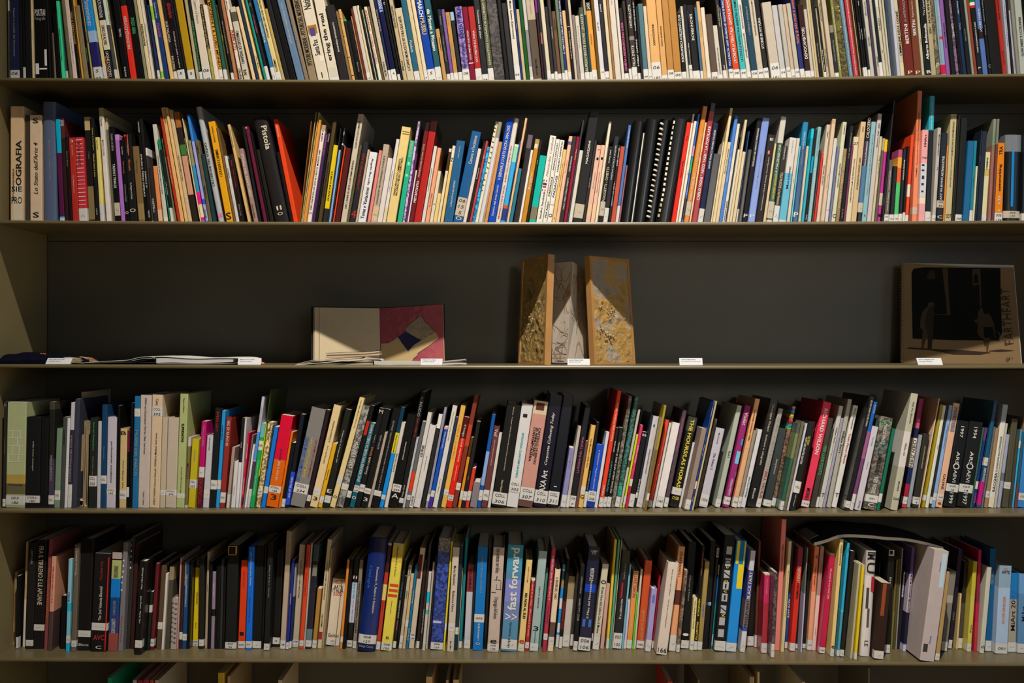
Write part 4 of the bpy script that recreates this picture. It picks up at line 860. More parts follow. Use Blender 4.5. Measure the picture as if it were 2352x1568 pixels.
1400 1470 1520 450 olive#2c2a20|s1165-1240
1475 1510 1580 570 char#22221c
1512 1530 1600 570 blue#2c90b8|s700-780
1575 1680 1650 600 blue#1c4870|s1290-1370 COLL|u800-1100k.4 ARTE|L broad blue book at the right end of the fourth shelf
1540 1572 1640 430 brown#3c2024|b430-600#44342c|b600-1200#143040
#5
@0 1195 4.6815
-12 38 10 330 black#101410|u340-900c.6 LE SIRENE DELLA MENTE|b900-1340#4c5850|s1185-1250
40 122 72 415 char#171a16|b415-560#2c302a|b620-870#383626|s1150-1215 COLL 26|h1285-1320w.3 C|h450-560k.5 Y|Y1350
125 165 148 555 tan#54442a|u1190-1300k.5 GOLD|b780-1100#4c3c22|Y1345
168 192 178 600 black|s1255
200 222 235 500 black|s1195-1270|u800-1180s.5 MUSEUM
240 266 280 230 tan#6c5c40|b850-1350#7c7468|u570-850k.3 Nouvelle|Y1360
270 350 310 240 black#0c0b0b|u310-470s.3 NEW LIGHT|s1285-1350
352 465 390 210 black#0c0b0b|d280-910c.5 FRA IL TIRRENO E LE APUANE|s1120-1185
468 505 525 200 maroon#4c2426|u220-1360e.5 MARINETTI E IL FUTURISMO A PISA|Y1390
508 555 555 390 pink#8c6250|b980-1400#2c2020|d430-950r.5 dallo Xini al mini e con il pi|Y1400
580 635 590 720 black#0b0b0b|s1315-1390|p608,715,625,830#b49c18|Y1430|L short black book with a yellow page edge, pushed forward on the lowest full shelf
640 695 660 810 black
702 742 735 418 sky#4c7c8c|b418-890#5c8494|b890-980#186c80|b1320-1385#1880a0|u770-870n.5 INTRO|s1240-1320|Y1410
703 706 736 245 olive#3c341c
760 812 815 260 grey#3c362e|u330-590w.4 Minnesota Quattro|s1290-1360|Y1410
828 965 865 200 black#0c0b0b|s1185-1255|h1325-1350w.5 Electa|Y1400
968 1142 1015 355 black#0a0909|u715-1080w.2 The 2nd Valencia Biennial|u440-645r.2 The Ideal City|s1105-1185|h1235-1290r.2 AVC|h1350-1385w.2 C|p1145,400,1160,1400#8c1414|Y1410
1155 1258 1205 345 navy#14284c|b345-415#706460|b415-430#101010|b430-630#6c7048|b630-830#0c4c84|b830-1025#0c2850|b1025-1215#1c2448|b1215-1400#5c2c28|u865-1020s.3 LA DIVINA DELLE MISTERI|u1060-1215w.45 SOGNI E CONFLITTI|u490-620k.5 TRENTA BIENNALE|Y1405
1265 1335 1325 238 grey#4a484c|u1000-1320r.3 la biennale di Venezia|Y1405|p1330,425,1350,440#8c8c90|p1325,480,1345,500#8c8c90|p1320,540,1340,560#8c8c90|p1310,600,1330,620#8c8c90|p1305,660,1325,680#8c8c90|p1300,740,1322,760#8c8c90
1338 1390 1400 180 black#1c1c1a|p1395,200,1415,220#505048|p1395,260,1415,280#505048|p1392,320,1412,340#8c8c80|p1390,380,1410,400#8c8c80|p1388,440,1408,460#8c8c80|p1386,500,1406,520#8c8c80
1440 1520 1500 440 black#0d0c0c|u510-740w.25 Nanni e Elena Moncada|d815-1110w.3 John Davies - Martin Parr|s1290-1370|Y1445
1395 1438 1445 250 maroon#24100e
@300 1195 4.6815
125 165 205 170 tan#8c7c68|b170-340#5c5040|u340-560k.3 Il museo del libro|u1040-1350k.3 Il paesaggio con opere letterarie|Y1410
168 200 218 770 black#0c1410|s910-990|Y1400
202 245 260 462 maroon#3c1014|Y1395|s1275-1355 63
247 265 305 465 tan#6c5c48
272 325 335 490 brown#352a1e|s1095-1170|Y1385
328 355 390 575 white#8c8480|Y1390
362 415 432 500 olive#2c2a22|b500-640#5c5440
418 422 470 400 teal#0c2434
424 490 468 840 grey#6c6460|p460,885,490,900#3a3434|p500,890,530,905#3a3434|p455,930,485,945#3a3434|p495,945,525,960#3a3434|p452,985,482,1000#3a3434|p490,1000,520,1015#3a3434|p448,1040,478,1055#3a3434|p488,1050,515,1065#3a3434|p444,1090,474,1105#3a3434|p484,1100,510,1115#3a3434|p440,1140,470,1155#3a3434|p480,1155,506,1170#3a3434|p436,1190,466,1205#3a3434|p476,1205,502,1220#3a3434|p432,1240,462,1255#3a3434|p472,1255,498,1270#3a3434|p428,1295,458,1310#3a3434|p468,1305,494,1320#3a3434|L short booklet with a black and white zigzag woven spine|Y1385
492 508 540 400 pink#7c5c58
515 548 545 460 black#201212|s1200-1280
550 595 565 440 navy#0c2c50|d580-930w.4 STORIA E DOCUMENTAZIONE FOTOGRAFICA 42|s1220-1290|p555,345,580,700#5c503c
598 640 630 450 black
650 725 668 385 yellow#a08c14|b385-508#181714|d420-500s.4 Liqui|d770-900k.3 VAN GOGH|d1100-1160k.2 Berlino|s1290-1355 008 15|Y1355
730 790 735 400 black#12110f|s1280-1350
792 822 820 338 tan#706450|u360-1090k.3 BIENNALE|Y1370
824 855 850 440 black
858 895 882 558 purple#5c5060|b955-1030#0d0c0c|u620-870w.4 SOLO LIBRI|Y1380
900 950 940 500 black
952 980 965 420 black#1c1c1e
982 1005 1000 500 black
1010 1130 1042 270 black#0e0e0e|p1040,270,1145,285#8c7020|p1040,285,1056,360#8c7020|p1128,285,1144,360#8c7020|p1040,366,1142,376#6c5418|u585-885y.4 Quotidiana|s1310-1385 005 94|Y1385
1150 1225 1188 430 orange#a02c10|b430-560#481410|u545-720r.3 FUOCO NEL NERO|p1175,1200,1220,1240#141414|s1300-1375 005|Y1380
1232 1300 1278 285 blue#0c4ca0|b285-500#0c2c5c|u340-700w.3 Catalogo Bolaffi della Scultura 2003|u830-1100n.3 The European Gallery|s1300-1370 77|Y1390
1305 1400 1340 270 black#0c0c0c|s1300-1380
1402 1425 1430 280 black
1428 1498 1475 230 black#0f0f0f|u480-830s.3 Carrara - L'Arte in Piazza|s1325-1395|Y1400
1500 1572 1530 190 black#0a0a0a|s1255-1325
@620 1195 4.6815
10 100 60 320 black#0d0d0c|s1260-1330 A|Y1360
105 162 178 115 tan#7a6c60|b115-560#6c6050|s1290-1385 18|Y1385
168 200 235 430 blue#101c5c|u780-910w.4 Les Norons|s1310-1390 115|Y1390
203 228 270 470 navy#101c38|b470-820#606068|s1300
230 302 305 260 tan#7c7264|b260-560#6c604c|u430-830k.25 BOLOGNA UNA E PARTI NUOVA|s1285-1360 008 111|Y1365
310 355 400 262 red#942c14|b262-760#4c1410|u340-815r.5 GENERAZIONE ASTRATTA|s1290-1350
358 375 440 245 white#78726c
377 440 470 258 char#171620|b258-440#28343a|p460,480,535,600#54544c|b1170-1290#405458|s1290-1360|h620-660k.5 O
450 495 510 735 ochre#765624|s1290-1370 110
508 555 618 205 cream#8c8068|u330-960k.3 FONDAZIONE ORESTE CURIOLO|u1010-1150k.4 UMBERTO ORTI|p520,1200,570,1280#6c1c1c|Y1375
557 575 655 300 cream#6c604a
596 742 672 628 cream#948a7c|h640-690e.5 O|h705-740k.6 ARTE|h742-778k.6 ITALIA|h780-815r.5 2000|b628-880#7c7058|h1225-1260k.6 Golden|s1290-1350 001 112|p740,640,750,1340#5c4c34|L wide cream book with an orange disc and blocky black lettering ARTE ITALIA 2000|Y1350
748 775 835 422 orange#a8641c|b422-800#5c3414|s1250-1310
778 815 865 420 black
820 880 885 420 black#0f0e0e|b670-1100#8890a0|u670-840t.4 DIRE DEL NORD|u860-1090p.3 L'arte delle donne|h595-630w.4 II|s1290-1365 005|Y1365
885 925 965 425 grey#5c564c|u655-1205k.5 NUOVO PAESAGGIO ITALIANO|s1300
930 1130 1070 190 navy#080f30|b350-1240#081848|d510-1005w.15 Documenta 11_Platform 5: Exhibition|d500-745b.22 Catalogue|s1240-1335 008 127|h1350-1385s.6 Hatje Cantz|r|Y1415
1135 1180 1268 245 red#7c2418|b245-270#84786c|b270-560#2c100e|b690-860#a08c50|d870-990k.3 Esposizione|s1305-1390|Y1395
1188 1305 1325 245 yellow#a09438|b245-275#80745c|b275-460#8c7c30|d290-380k.2 la Biennale|d380-610k.15 la Biennale di Venezia|p1290,690,1385,720#8c3020|p1280,745,1390,775#8c3020|p1270,800,1380,830#8c3020|d870-1005k.15 Partecipazioni nazionali|s1320-1400 008 125|Y1405|h1255-1280k.2 E|L pale yellow book with red diagonal stripes across the middle of its spine
1318 1350 1440 430 black#101412|u650-850b.4 MARIO PERNO|u860-1050w.4 DANTE E LORENZO|u1060-1200p.4 SAMUELE|s1300-1370
1355 1375 1450 600 black
1382 1418 1495 480 grey#807868|u500-600k.4 KARTES|u720-880k.4 ITALIA|s1240-1370
1422 1455 1530 575 tan#8c7858|s1075-1145
1460 1485 1560 480 blue#0c4c70|u750-900w.5 Barche & Art|u1150-1300w.5 ATTR CINTI
1488 1540 1600 300 cream#8c8070|s1210-1290 005 134|Y1378
@930 1195 4.6815
10 15 150 205 teal#0c4458|u280-460w.6 LUCE TRENTINO
38 95 172 295 cream#8c8072|p150,370,190,630#3c1814|u380-620r.2 ALTERNANZA|s1210-1290 005 134|Y1378
40 45 160 205 blue#0c4c70
118 150 220 445 black#1c1616|s1300
152 180 240 260 char#201c1c|u880-1290w.4 STORIE DAL NOVECENTO
185 215 262 562 white#8a8580|b770-890#0c7c94|b960-1010#2c7c70|s1310-1350 112|Y1400
222 242 300 450 white#7c7870|b450-1230#241c20
250 268 330 390 char#17141c
270 405 372 185 blue#1c3070|M|b185-340#504e50|p300,1085,400,1110#8c8cac|s1315-1400 006 107|Y1395|L wide dark blue book with a rippling water photograph on its spine
408 428 488 228 yellow#b0a01c|b1110-1180#a09c98|Y1400
450 525 510 290 white#8c8278|b290-450#6c6454|d490-700k.4 Marina Abramovic|d760-980k.4 Rebecca Horn|d1300-1390k.25 Mario Merz|s1105-1190|Y1410
528 565 585 280 navy#10202c|s1150-1225|Y1395
568 575 610 510 cream#807860
578 608 650 190 teal#0c5458|b190-640#0c3438|s1300-1375|Y1375
632 700 690 472 white#84848c|b472-770#5c2028|u520-750k.4 THE MARBLE TRAIL|s1285-1375|Y1380
702 725 740 472 char#18181a
725 835 795 285 blue#0c5088|b285-560#0c3450|u390-780s.15 IL PAESAGGIO TRA PITTURA E VISIONE|s1010-1098 005|u1110-1290w.2 LARNASENI|h1315-1340w.2 O|Y1400
840 880 870 300 black
882 1008 948 290 pink#847870|d310-570k.4 Les enfants terribles|p985,600,995,650#2c2c2c|p960,640,985,650#2c2c2c|p1005,640,1030,650#2c2c2c|p975,740,1050,748#2c2c2c|p985,690,990,740#2c2c2c|p1030,650,1036,740#2c2c2c|p930,775,980,783#2c2c2c|d830-1060k.5 Il linguaggio dell'infanzia|s1330-1400 006 106|h1285-1325k.3 e|Y1415
1010 1025 1085 330 maroon#201014
1028 1200 1105 262 sky#345c78|b262-450#1c6074|b450-560#2c6480|b640-880#545c90|b880-1080#485880|u300-970w.6 fast forward|h1005-1075w.3 >>|d1100-1250k.2 Opid Sammlung|d1270-1370k.2 zkm|s1285-1390|Y1410
1212 1280 1305 425 cream#9c8858|u450-720r.3 Montevergini|d785-1060k.5 MA NON AL SUD|s1340-1410|h1285-1325r.5 e|Y1410
1288 1330 1360 635 crimson#7c1818|d650-920w.4 la storia di un muro|d950-1250w.4 200 storie x 27 mobili|b635-650#a09890|s1310-1375|Y1400
1338 1430 1440 330 grey#6c7c7e|b330-520#4c5650|d660-1000k.3 opera austria|h1140-1190k.3 3|d1190-1320k.3 Centro per l'arte contemporanea|s1325-1400|Y1410
1436 1462 1520 510 teal#34625c
1475 1520 1580 300 crimson#7c1c30|b300-380#4c141c|u380-860w.4 A THOUSAND AND ONE DAYS|u870-1150n.4 Nuova Roma|s1220-1285|Y1410
@1240 1190 4.613
80 140 162 545 cream#a0927c|b545-700#8c7c5c|b1105-1260#40302a|d630-860k.5 IL RIGORE DEL CAIRO|s1265-1335|Y1410
165 195 248 490 blue#1464a0|b490-540#1880b0|b540-560#98a0a0|b560-650#184868|b650-740#6c6048|b850-960#98989c|b1110-1210#98989c|s1235|Y1370
198 232 285 430 black#0e0c0c|b880-1180#3c1410|u880-1160r.5 LETTURISTI|s1255
235 312 320 615 tan#6c6048|b615-860#5c5240|b860-1370#8c8480|s1240|Y1365
315 345 388 560 char#1c1c1a|s1230-1350
348 395 430 500 black#0e0e0e|d850-1090s.5 GARUTTI OGR|d620-800s.4 OSTINATO CUBANO|s1305|Y1408
400 530 515 305 navy#080e24|d535-670w.35 METROPOLIS|u670-1065w.2 Il Mito del Novecento|p470,705,592,790#102c80|h345-365w.35 CAMPI|h365-390w.25 CO|h1075-1155b.4 II|s1270-1410 006 106|Y1412
538 550 625 430 black#10100e|s1220-1300
555 625 665 485 cream#8c8678|b485-730#6c6450|d730-1220k.45 40 anni d'arte della Galleria Civica di Modena|h660-700k.4 o|s1260|Y1395
638 678 700 700 pink#8c6c64
700 728 790 225 yellow#988028|b225-520#5c4c24|s1270|L book fanned open at the top showing loose yellow and teal leaves
730 755 830 230 teal#346c5c|b230-480#24483c
757 765 865 228 cream#80745c
765 860 878 345 black#0a0e16|b345-470#1c1a14|u480-650s.2 Senza Domus Aurea|u860-1070w.3 Di una collezione d'arte|s1220-1385 005 100|p868,690,884,850#801424|Y1388
865 885 965 490 sky#4c7c8c
888 912 940 880 white#8c88a0|s1290
915 970 990 560 orange#b07034|b560-860#8c6c4c|u570-840r.7 NOVECENTO|u960-1250w.3 Gli anni|s1290|Y1385
975 990 1020 800 green#3c8c1c
992 1015 1045 540 white#888478
1020 1105 1115 448 orange#8c3418|b448-780#4c1a14|d980-1290o.5 gemine muse 2003|s1300 160|Y1385
1018 1020 1108 330 cream#74685a
1110 1175 1180 750 lilac#6c6890|d810-900b.5 carne|s1290|Y1415|L short lilac booklet standing at an angle
1180 1200 1265 600 crimson#6c1020|s1300
1205 1222 1300 490 tan#706454
1225 1345 1378 472 white#948a82|d550-830k.15 Museo Archeologico dell'Arte|d850-1180k.15 The Garden of Forking Paths|h1380-1430k.3 166|Y1450|L white book with a broad pale face, turned slightly and leaning left of the peach one
1362 1445 1455 300 pink#b07c58|b300-400#8c6440|b765-920#3c1c18|d360-620k.4 ETRURIA RITROVATA 2|s1240|Y1410
1440 1480 1530 550 brown#54463c|M|s1340|Y1425
@1540 1190 4.613
105 195 195 250 black#0b0b0c|d600-890s.25 Il Principe di Firenze|s1295-1380|h1200-1270w.1 .|Y1385
105 106 205 250 olive#303028
200 245 258 848 cream#a09468|b600-848#101828|d870-1170k.4 Tesori d'arte Roma e Firenze|s1290 116|Y1400
246 280 318 290 black#0d0c0a|b850-1300#141208|d350-630e.4 Delle Repubbliche al colosso|d855-1040y.6 METAFISICA|d1100-1290y.6 PROGETTO|s1305|Y1400
283 333 378 460 tan#6c5c34|d890-1080b.5 magister|s1310|Y1400
336 395 420 240 black#0c0c0c|p405,890,435,925#7c98a8|h895-920b.5 EE
397 430 500 300 black#0d0d0e|b320-415#7c7470|h330-400k.5 US
428 445 505 495 teal#0c5460|b495-600#807c70|b600-900#0c3c74|b1230-1350#60808c
455 580 560 180 black#0c0d0d|p582,305,645,388#74747a|p570,430,632,513#74747a|p557,555,625,637#74747a|p548,678,614,760#74747a|p535,803,602,886#74747a|p523,928,590,1012#74747a|p511,1055,577,1138#74747a|p500,1180,568,1264#74747a|h445-490k.3 O|h570-625k.3 N|h700-745k.2 I|h515-535y.3 b|h660-680y.3 n|h770-790y.3 c|h1020-1045y.3 z|h820-870k.2 I|h945-1000k.3 N|s1305-1410|L wide black book with a column of grey squares down its spine|Y1412
583 695 700 238 blue#0c64a4|p730,245,778,490#0c4c78|p700,240,730,490#a89418|p780,240,810,490#a89418|p708,492,790,750#b8a418|s1325|Y1418|L broad bright blue book with a yellow and blue geometric pattern at its top
698 725 770 400 char#1c1414|s1300
735 790 865 345 white#8c8c94|b345-555#84848c|b555-870#2c2c5c|b870-1160#50484c|b1160-1200#24346c|u570-860w.7 BLACK FAIRY|u870-1160k.6 PIXELPOINT|s1300|Y1420|Q
800 885 855 560 black#0a0a10|s1250-1350|Y1350
888 915 930 240 brown#40241a|s1240|Y1370
955 1025 1012 590 crimson#841c40|b590-605#a08070|b900-1320#701c28|d640-810w.15 Ortica e Rinascimento|s1325|Y1430
1030 1050 1040 520 black#0c0c0c|b520-570#484440
1062 1100 1082 575 char#3c343c|M|s1330|Y1480|L black book with a blurred grey photograph, standing at the shelf edge
1102 1160 1180 10 pink#9c5850|d280-560k.3 FRAMMENTI E DESCRIZIONE DELLA VITA|Y1400|L very tall pink book sticking up above the row on the lowest full shelf
1165 1205 1248 245 cream#8c8060|d280-1320k.3 Marginal Area 4 - Women of the arts and crafts in European institutions|Y1415
1210 1245 1285 250 black#0c1018|b800-1310#0c2c60|d850-1060w.7 ARTE ARTE|s1310
1250 1320 1350 310 red#8c1c14|b310-520#5c1c2c|d515-690c.5 DEFERENT|d690-860k.5 DREAMERS|s1325|Y1410
1322 1350 1375 300 black#0e0e0e|s1330
1350 1372 1378 1005 blue#1c2c6c|b1350-1420#7c7c80|d1110-1350w.5 DOUW PIET DE DOU|Y1420
1374 1392 1440 310 grey#4c5450|b800-1420#78788c|d430-900k.5 AMMINISTRAZIONE E NOVECENTO|Y1420
1395 1435 1460 500 black#0c0c0e|s1330
1440 1498 1522 300 orange#905038|b300-400#6c4430|b780-1290#b07c60|d510-710k.4 il chiarore dei margini|d390-430k.5 W|s1290 161|Y1400
@1820 1190 4.613
205 262 298 300 grey#6c5c54|b820-1400#988480|d380-690k.3 ottavo della rassegna|d1070-1330k.2 costruzione|Y1400
265 345 390 370 crimson#7c1030|b370-400#706054|d535-860w.3 27a annual de arte FAAP 2003|s1370 160|Y1435
347 398 445 390 brown#4c382c|M|b690-730#5c4438|b860-900#5c4438|b1080-1120#5c4438|s1390
400 455 498 225 cream#a08c5c|b225-300#7c6c44|d260-520k.4 OSSERVAZIONI|h1350-1380k.4 e|s1400|Y1465
458 500 568 262 sky#1c6c88|b980-990#509cb0|b990-1400#2c6478|d310-370k.5 2001|s1400|Y1465
502 545 620 350 black#101010|s1395|Y1470
555 600 640 380 black#0c100c
612 635 705 487 white#74705c|Y1490
655 688 745 495 yellow#a08c10|b480-525#8c7450|s1425|Y1500
690 715 760 500 maroon#50180c
718 825 788 350 grey#7c7878|d340-440k.9 IM|d450-610k.9 U|p835,620,875,780#6c1820|b610-1470#8c8888|p780,740,810,960#2c2828|p790,960,815,1160#34302e|d1300-1360k.4 LE|Y1465|r|L pale book with huge black letters and an ink splatter down its spine
840 850 905 480 char#16161a
860 965 990 690 brown#1c100c|p980,700,1020,1040#5c2c18|s1410|Y1498
970 1035 1020 330 black#0c0c0c|p1015,330,1080,345#7c7c6c|p1015,385,1080,400#7c7c6c|p1015,330,1030,400#7c7c6c|p1065,330,1080,400#7c7c6c|u600-750w.3 NATIS|s1340|Y1430
1040 1060 1130 440 olive#4c4420|u500-1200k.6 Grafica e Novecento d'Italia
1064 1090 1160 430 olive#302c18
1092 1108 1140 320 grey#5c5c54
1100 1140 1200 560 char#141018|p1165,570,1208,835#74747c|d590-820k.5 MUSEUM in Arts
1142 1165 1190 840 white#605864
1168 1205 1250 310 purple#342c58|b595-1000#7c7484|b1000-1330#101020|b1340-1420#78788c|d600-990k.6 MUSEUM CENTENARY MANAGERS|Y1410
1170 1210 1300 310 orange#8c3418|b310-580#602414|b580-840#847c70|d590-830k.5 MUSEUM in Novara|s1335
1212 1255 1330 480 teal#0c3c34|b760-800#148068|s1305 004 78|Y1415|L dark green banded booklet near the bent magazine's right end
1270 1300 1360 600 white#84808c|Y1410
1308 1345 1405 600 orange#b05c0c|s1360|Y1440
@2016 1190 4.613
440 600 600 345 white#746c6c|p665,380,712,740#7c8c98|u455-600b.1 Venetia|u1255-1340b.15 Venezia|p475,1345,525,1430#242222|L thick white telephone-book-like volume with a barcode, leaning forward over the edge|Y1522
605 655 720 570 tan#6c5838|s1435|Y1510
658 665 770 330 grey#485458
668 735 770 560 grey#4c4a44|b820-900#68625a|s1310|Y1410
740 785 860 330 black#14101a|b350-700#201424|u980-1100s.3 Stefania|s1290
787 825 852 455 grey#5c5c64|b850-1410#7c7a78|d660-900k.4 Danny Galleria Pasquali|h590-630k.5 o|s1290|Y1410
830 850 880 800 cream#80704c
850 895 930 460 black#14120f|b900-1260#2a2622|s1270
908 940 980 315 grey#6c7484|b630-840#101010|b840-1410#8c8878|u650-830w.5 STATI 2003|Y1410
945 990 1008 458 yellow#787020|b820-1330#7c7430|u1100-1240k.4 Brera|s1330|Y1415
992 1015 1050 480 sky#3480b4|b480-560#50a0c0|b1000-1330#2c5078|s1330
1018 1062 1070 335 crimson#70102c|b600-900#501424|b1100-1410#701c24|u560-680r.5 SALONE|Y1412
1068 1130 1150 520 grey#787870|b520-730#686864|h1350-1380k.3 APS|L pale grey booklet with a mustard yellow side|Y1430
1066 1067 1125 510 ochre#8c6c10
1140 1210 1200 322 blue#083454|u565-700s.5 FRAC PACA|s1298|Y1412
1232 1375 1270 505 lilac#68788c|b505-740#546474|u830-1120e.25 ARTE FIERA 2004 BOLOGNA|h530-560e.4 O|h560-590k.4 ARTE|s1330 001|Y1438
1380 1470 1400 580 blue#0c4870|b860-1320#605c54|u765-860b.6 03|u870-1190k.6 MiArt 20|s1315|Y1420
1478 1590 1495 590 blue#34506c|u930-1090k.5 MiArt|b590-800#3c5c7c|s1330|Y1430
#6
@0 0 1
246 256 246 1556 green#0c4834
304 313 304 1562 white#605c58
314 326 315 1562 crimson#4c1420
328 341 328 1561 crimson#541824
343 352 343 1562 red#5c2418
354 363 355 1562 white#605c50
500 515 500 1545 ochre#6c5818|h1560-1568y.6 24
520 526 522 1553 tan#584c34
636 646 638 1562 cream#6c6450
975 990 978 1554 tan#6c5c40
1020 1026 1024 1562 tan#605038
1036 1050 1040 1561 tan#70603c
1530 1542 1533 1565 red#5c1c1c
1600 1606 1602 1560 olive#2c2818
1718 1724 1722 1554 tan#4c4434
1726 1730 1728 1555 tan#5c5038
1738 1743 1740 1543 cream#74684c
1840 1848 1842 1566 white#605c54
1990 1995 1994 1534 grey#2c2c26
"""

# ---------------------------------------------------------------- books: one line each, read off the photograph in crops (origin and scale on the @ line)
PAL = {'black': (.007, .007, .0075), 'char': (.03, .03, .034), 'white': (.62, .6, .56), 'cream': (.6, .5, .33), 'tan': (.4, .31, .19), 'brown': (.16, .1, .06)}
CN = {'char': 'charcoal', 'sky': 'light blue', 'aqua': 'turquoise'}
INK = {'w': (.74, .72, .68), 'k': (.02, .02, .02), 'r': (.5, .04, .03), 'y': (.75, .6, .06), 'b': (.05, .16, .6), 'g': (.08, .45, .14), 'o': (.6, .42, .15),
       'c': (.66, .58, .42), 'p': (.65, .12, .32), 's': (.34, .33, .32), 'n': (.03, .04, .2), 't': (.06, .42, .5), 'e': (.8, .22, .05), 'm': (.25, .02, .07)}
# brightness of white paper along each row in the photograph: recorded colours are divided by it to get the colour of the thing itself
EXX = [0, 300, 600, 1000, 1500, 1900, 2352]
EX = {1: [.2, .5, .76, .98, 1.1, .95, .45], 2: [.34, .46, .58, .68, .72, .66, .42], 4: [.28, .45, .48, .48, .5, .45, .26], 5: [.22, .32, .38, .42, .42, .37, .28], 6: [.16]*7}
def alb(h, r, px):
    e = lerp_tab(EXX, EX[r], px); c = hexlin(h)
    c = [v/e for v in c]; m = max(c)
    if m > .8: c = [v*.8/m for v in c]
    return tuple(max(v, .005) for v in c)
def parse():
    out = []; row = 0
    for ln in DATA.strip().split('\n'):
        if ln[0] == '#': row = int(ln[1:]); continue
        if ln[0] == '@': ox, oy, sc = map(float, ln[1:].split()); continue
        fl = ln.split('|'); h = fl[0].split()
        bl, br, tl = (float(v)/sc+ox for v in h[:3]); ty = None if h[3] == '-' else float(h[3])/sc+oy
        cn = h[4].split('#'); mid = (bl+br)/2
        b = dict(r=row, bl=bl, br=br, tl=tl, ty=ty, cn=cn[0], col=alb(cn[1], row, mid) if len(cn) > 1 else PAL[cn[0]], rnd=False, F=False,
                 bands=[], texts=[], pats=[], st=None, lab=None, by=None, order=len(out), hx=cn[1] if len(cn) > 1 else None)
        X = lambda v: float(v)/sc+ox
        Y = lambda v: float(v)/sc+oy
        for f in fl[1:]:
            if f == 'r': b['rnd'] = True; continue
            if f == 'Z': b['gap'] = True; continue
            if f == 'M': b['pic'] = True; continue
            if f in ('F', 'F60'): b['F'] = True; continue
            if f[:2] == 'L ': b['lab'] = f[2:]; continue
            m = re.match(r'Y(\d+)$', f)
            if m: b['by'] = Y(m[1]); continue
            m = re.match(r'b(-?\d+)-(-?\d+)#(\w{6})$', f)
            if m: b['bands'].append((Y(m[1]), Y(m[2]), alb(m[3], row, mid))); continue  # one top-shelf band paints a pale shine onto its charcoal spine
            m = re.match(r'p([\d.]+),(-?[\d.]+),([\d.]+),([\d.]+)#(\w{6})$', f)
            if m: b['pats'].append((X(m[1]), Y(m[2]), X(m[3]), Y(m[4]), alb(m[5], row, mid))); continue
            m = re.match(r'([duh])(-?\d+)-(-?\d+)([a-z])(\.\d+)? (.+)$', f)
            if m: b['texts'].append((m[1], Y(m[2]), Y(m[3]), m[4], float(m[5] or .5), m[6].replace('~', '\n'))); continue
            m = re.match(r's(\d+)(?:-(\d+))?(?: (.*))?$', f)
            if m: b['st'] = (Y(m[1]), Y(m[2]) if m[2] else None, m[3]); continue
        out.append(b)
    return out
def lum(c): return .3*c[0]+.6*c[1]+.1*c[2]
def same_hue(a, b):
    sa, sb = sum(a), sum(b); return sum(abs(x/sa-y/sb) for x, y in zip(a, b)) < .16
books = []
for b in parse():
    if b['br']-b['bl'] < 1.3: continue
    r = b['r']; mid = (b['bl']+b['br'])/2; e = edge_y(r, mid)
    if r in (1, 2): rec = .062+random.uniform(-.006, .006)
    elif r == 6: rec = .05
    else:
        by = b['by'] or ((1172.5 if b['F'] else 1166.0) if r == 4 else 1490)
        rec = min(max(Z0*((e-CY)/(by-CY)-1), .003), .12)
    y = Z0+rec
    wx = lambda px: (px-CX)/F*y
    wz = lambda py: HZ+(CY-py)/F*y
    zb = shelf_z(r, wx(mid)); X0, X1 = wx(b['bl']), wx(b['br'])
    if b['ty'] is None:
        tan = (wx(b['tl'])-X0)/(wz(0)-zb); H = random.uniform(.235, .285)*.96
    else:
        H = wz(b['ty'])-zb; tan = (wx(b['tl'])-X0)/H
    H = min(H, shelf_z(r-1, wx(mid))-.012-zb)
    b.update(rec=rec, y=y, zb=zb, X0=X0, X1=X1, tan=max(min(tan, .3), -.3), H=H, area=(b['br']-b['bl'])*(min(H, .185 if r == 1 else H))*1000)
    # shelf shadow recorded as top bands: dropped where hues match, otherwise stays painted in
    b['bands'] = [q for q in b['bands'] if not (b['ty'] is not None and q[0] < b['ty']+4 and same_hue(q[2], b['col']) and lum(q[2]) < .75*lum(b['col']))]
    books.append(b)
rows = {}
for b in books: rows.setdefault(b['r'], []).append(b)
for r, L in rows.items():
    L.sort(key=lambda b: b['X0']+b['X1'])
    i = 1
    while i < len(L):    # drop readings taken twice
        a, b = L[i-1], L[i]; ov = min(a['X1'], b['X1'])-max(a['X0'], b['X0']); m = min(a['X1']-a['X0'], b['X1']-b['X0'])
        if ov > .55*m: L.remove(a if a['X1']-a['X0'] < b['X1']-b['X0'] else b)
        else: i += 1
    for it in range(60):
        for i in range(1, len(L)):
            a, b = L[i-1], L[i]; g = a['X1']+.0004-b['X0']
            if g > 0:
                wa, wb = a['X1']-a['X0'], b['X1']-b['X0']; sh = g*wa/(wa+wb) if wa+wb > 0 else g/2
                a['X1'] -= min(sh, wa*.4); b['X0'] += min(g-sh, wb*.4)
        for k in (1, 2, 3):
            for i in range(k, len(L)):
                a, b = L[i-k], L[i]; H = min(a['H'], b['H']); g = (a['X1']+a['tan']*H+.0006)-(b['X0']+b['tan']*H)
                if g > 0: # leaning into each other: the shorter one gives way
                    if a['H'] < b['H']: a['tan'] -= g/H*.7; b['tan'] += g/H*.3
                    else: b['tan'] += g/H*.7; a['tan'] -= g/H*.3
    L[0]['X0'] = max(L[0]['X0'], XL+.012)
for L in rows.values(): L[:] = [b for b in L if b['X1']-b['X0'] > .0012 and not b.get('gap')]
books = [b for L in rows.values() for b in L]
rank = sorted(books, key=lambda b: -b['area'])
for i, b in enumerate(rank): b['own'] = (i < 300 and b['r'] != 6) or bool(b['lab'])

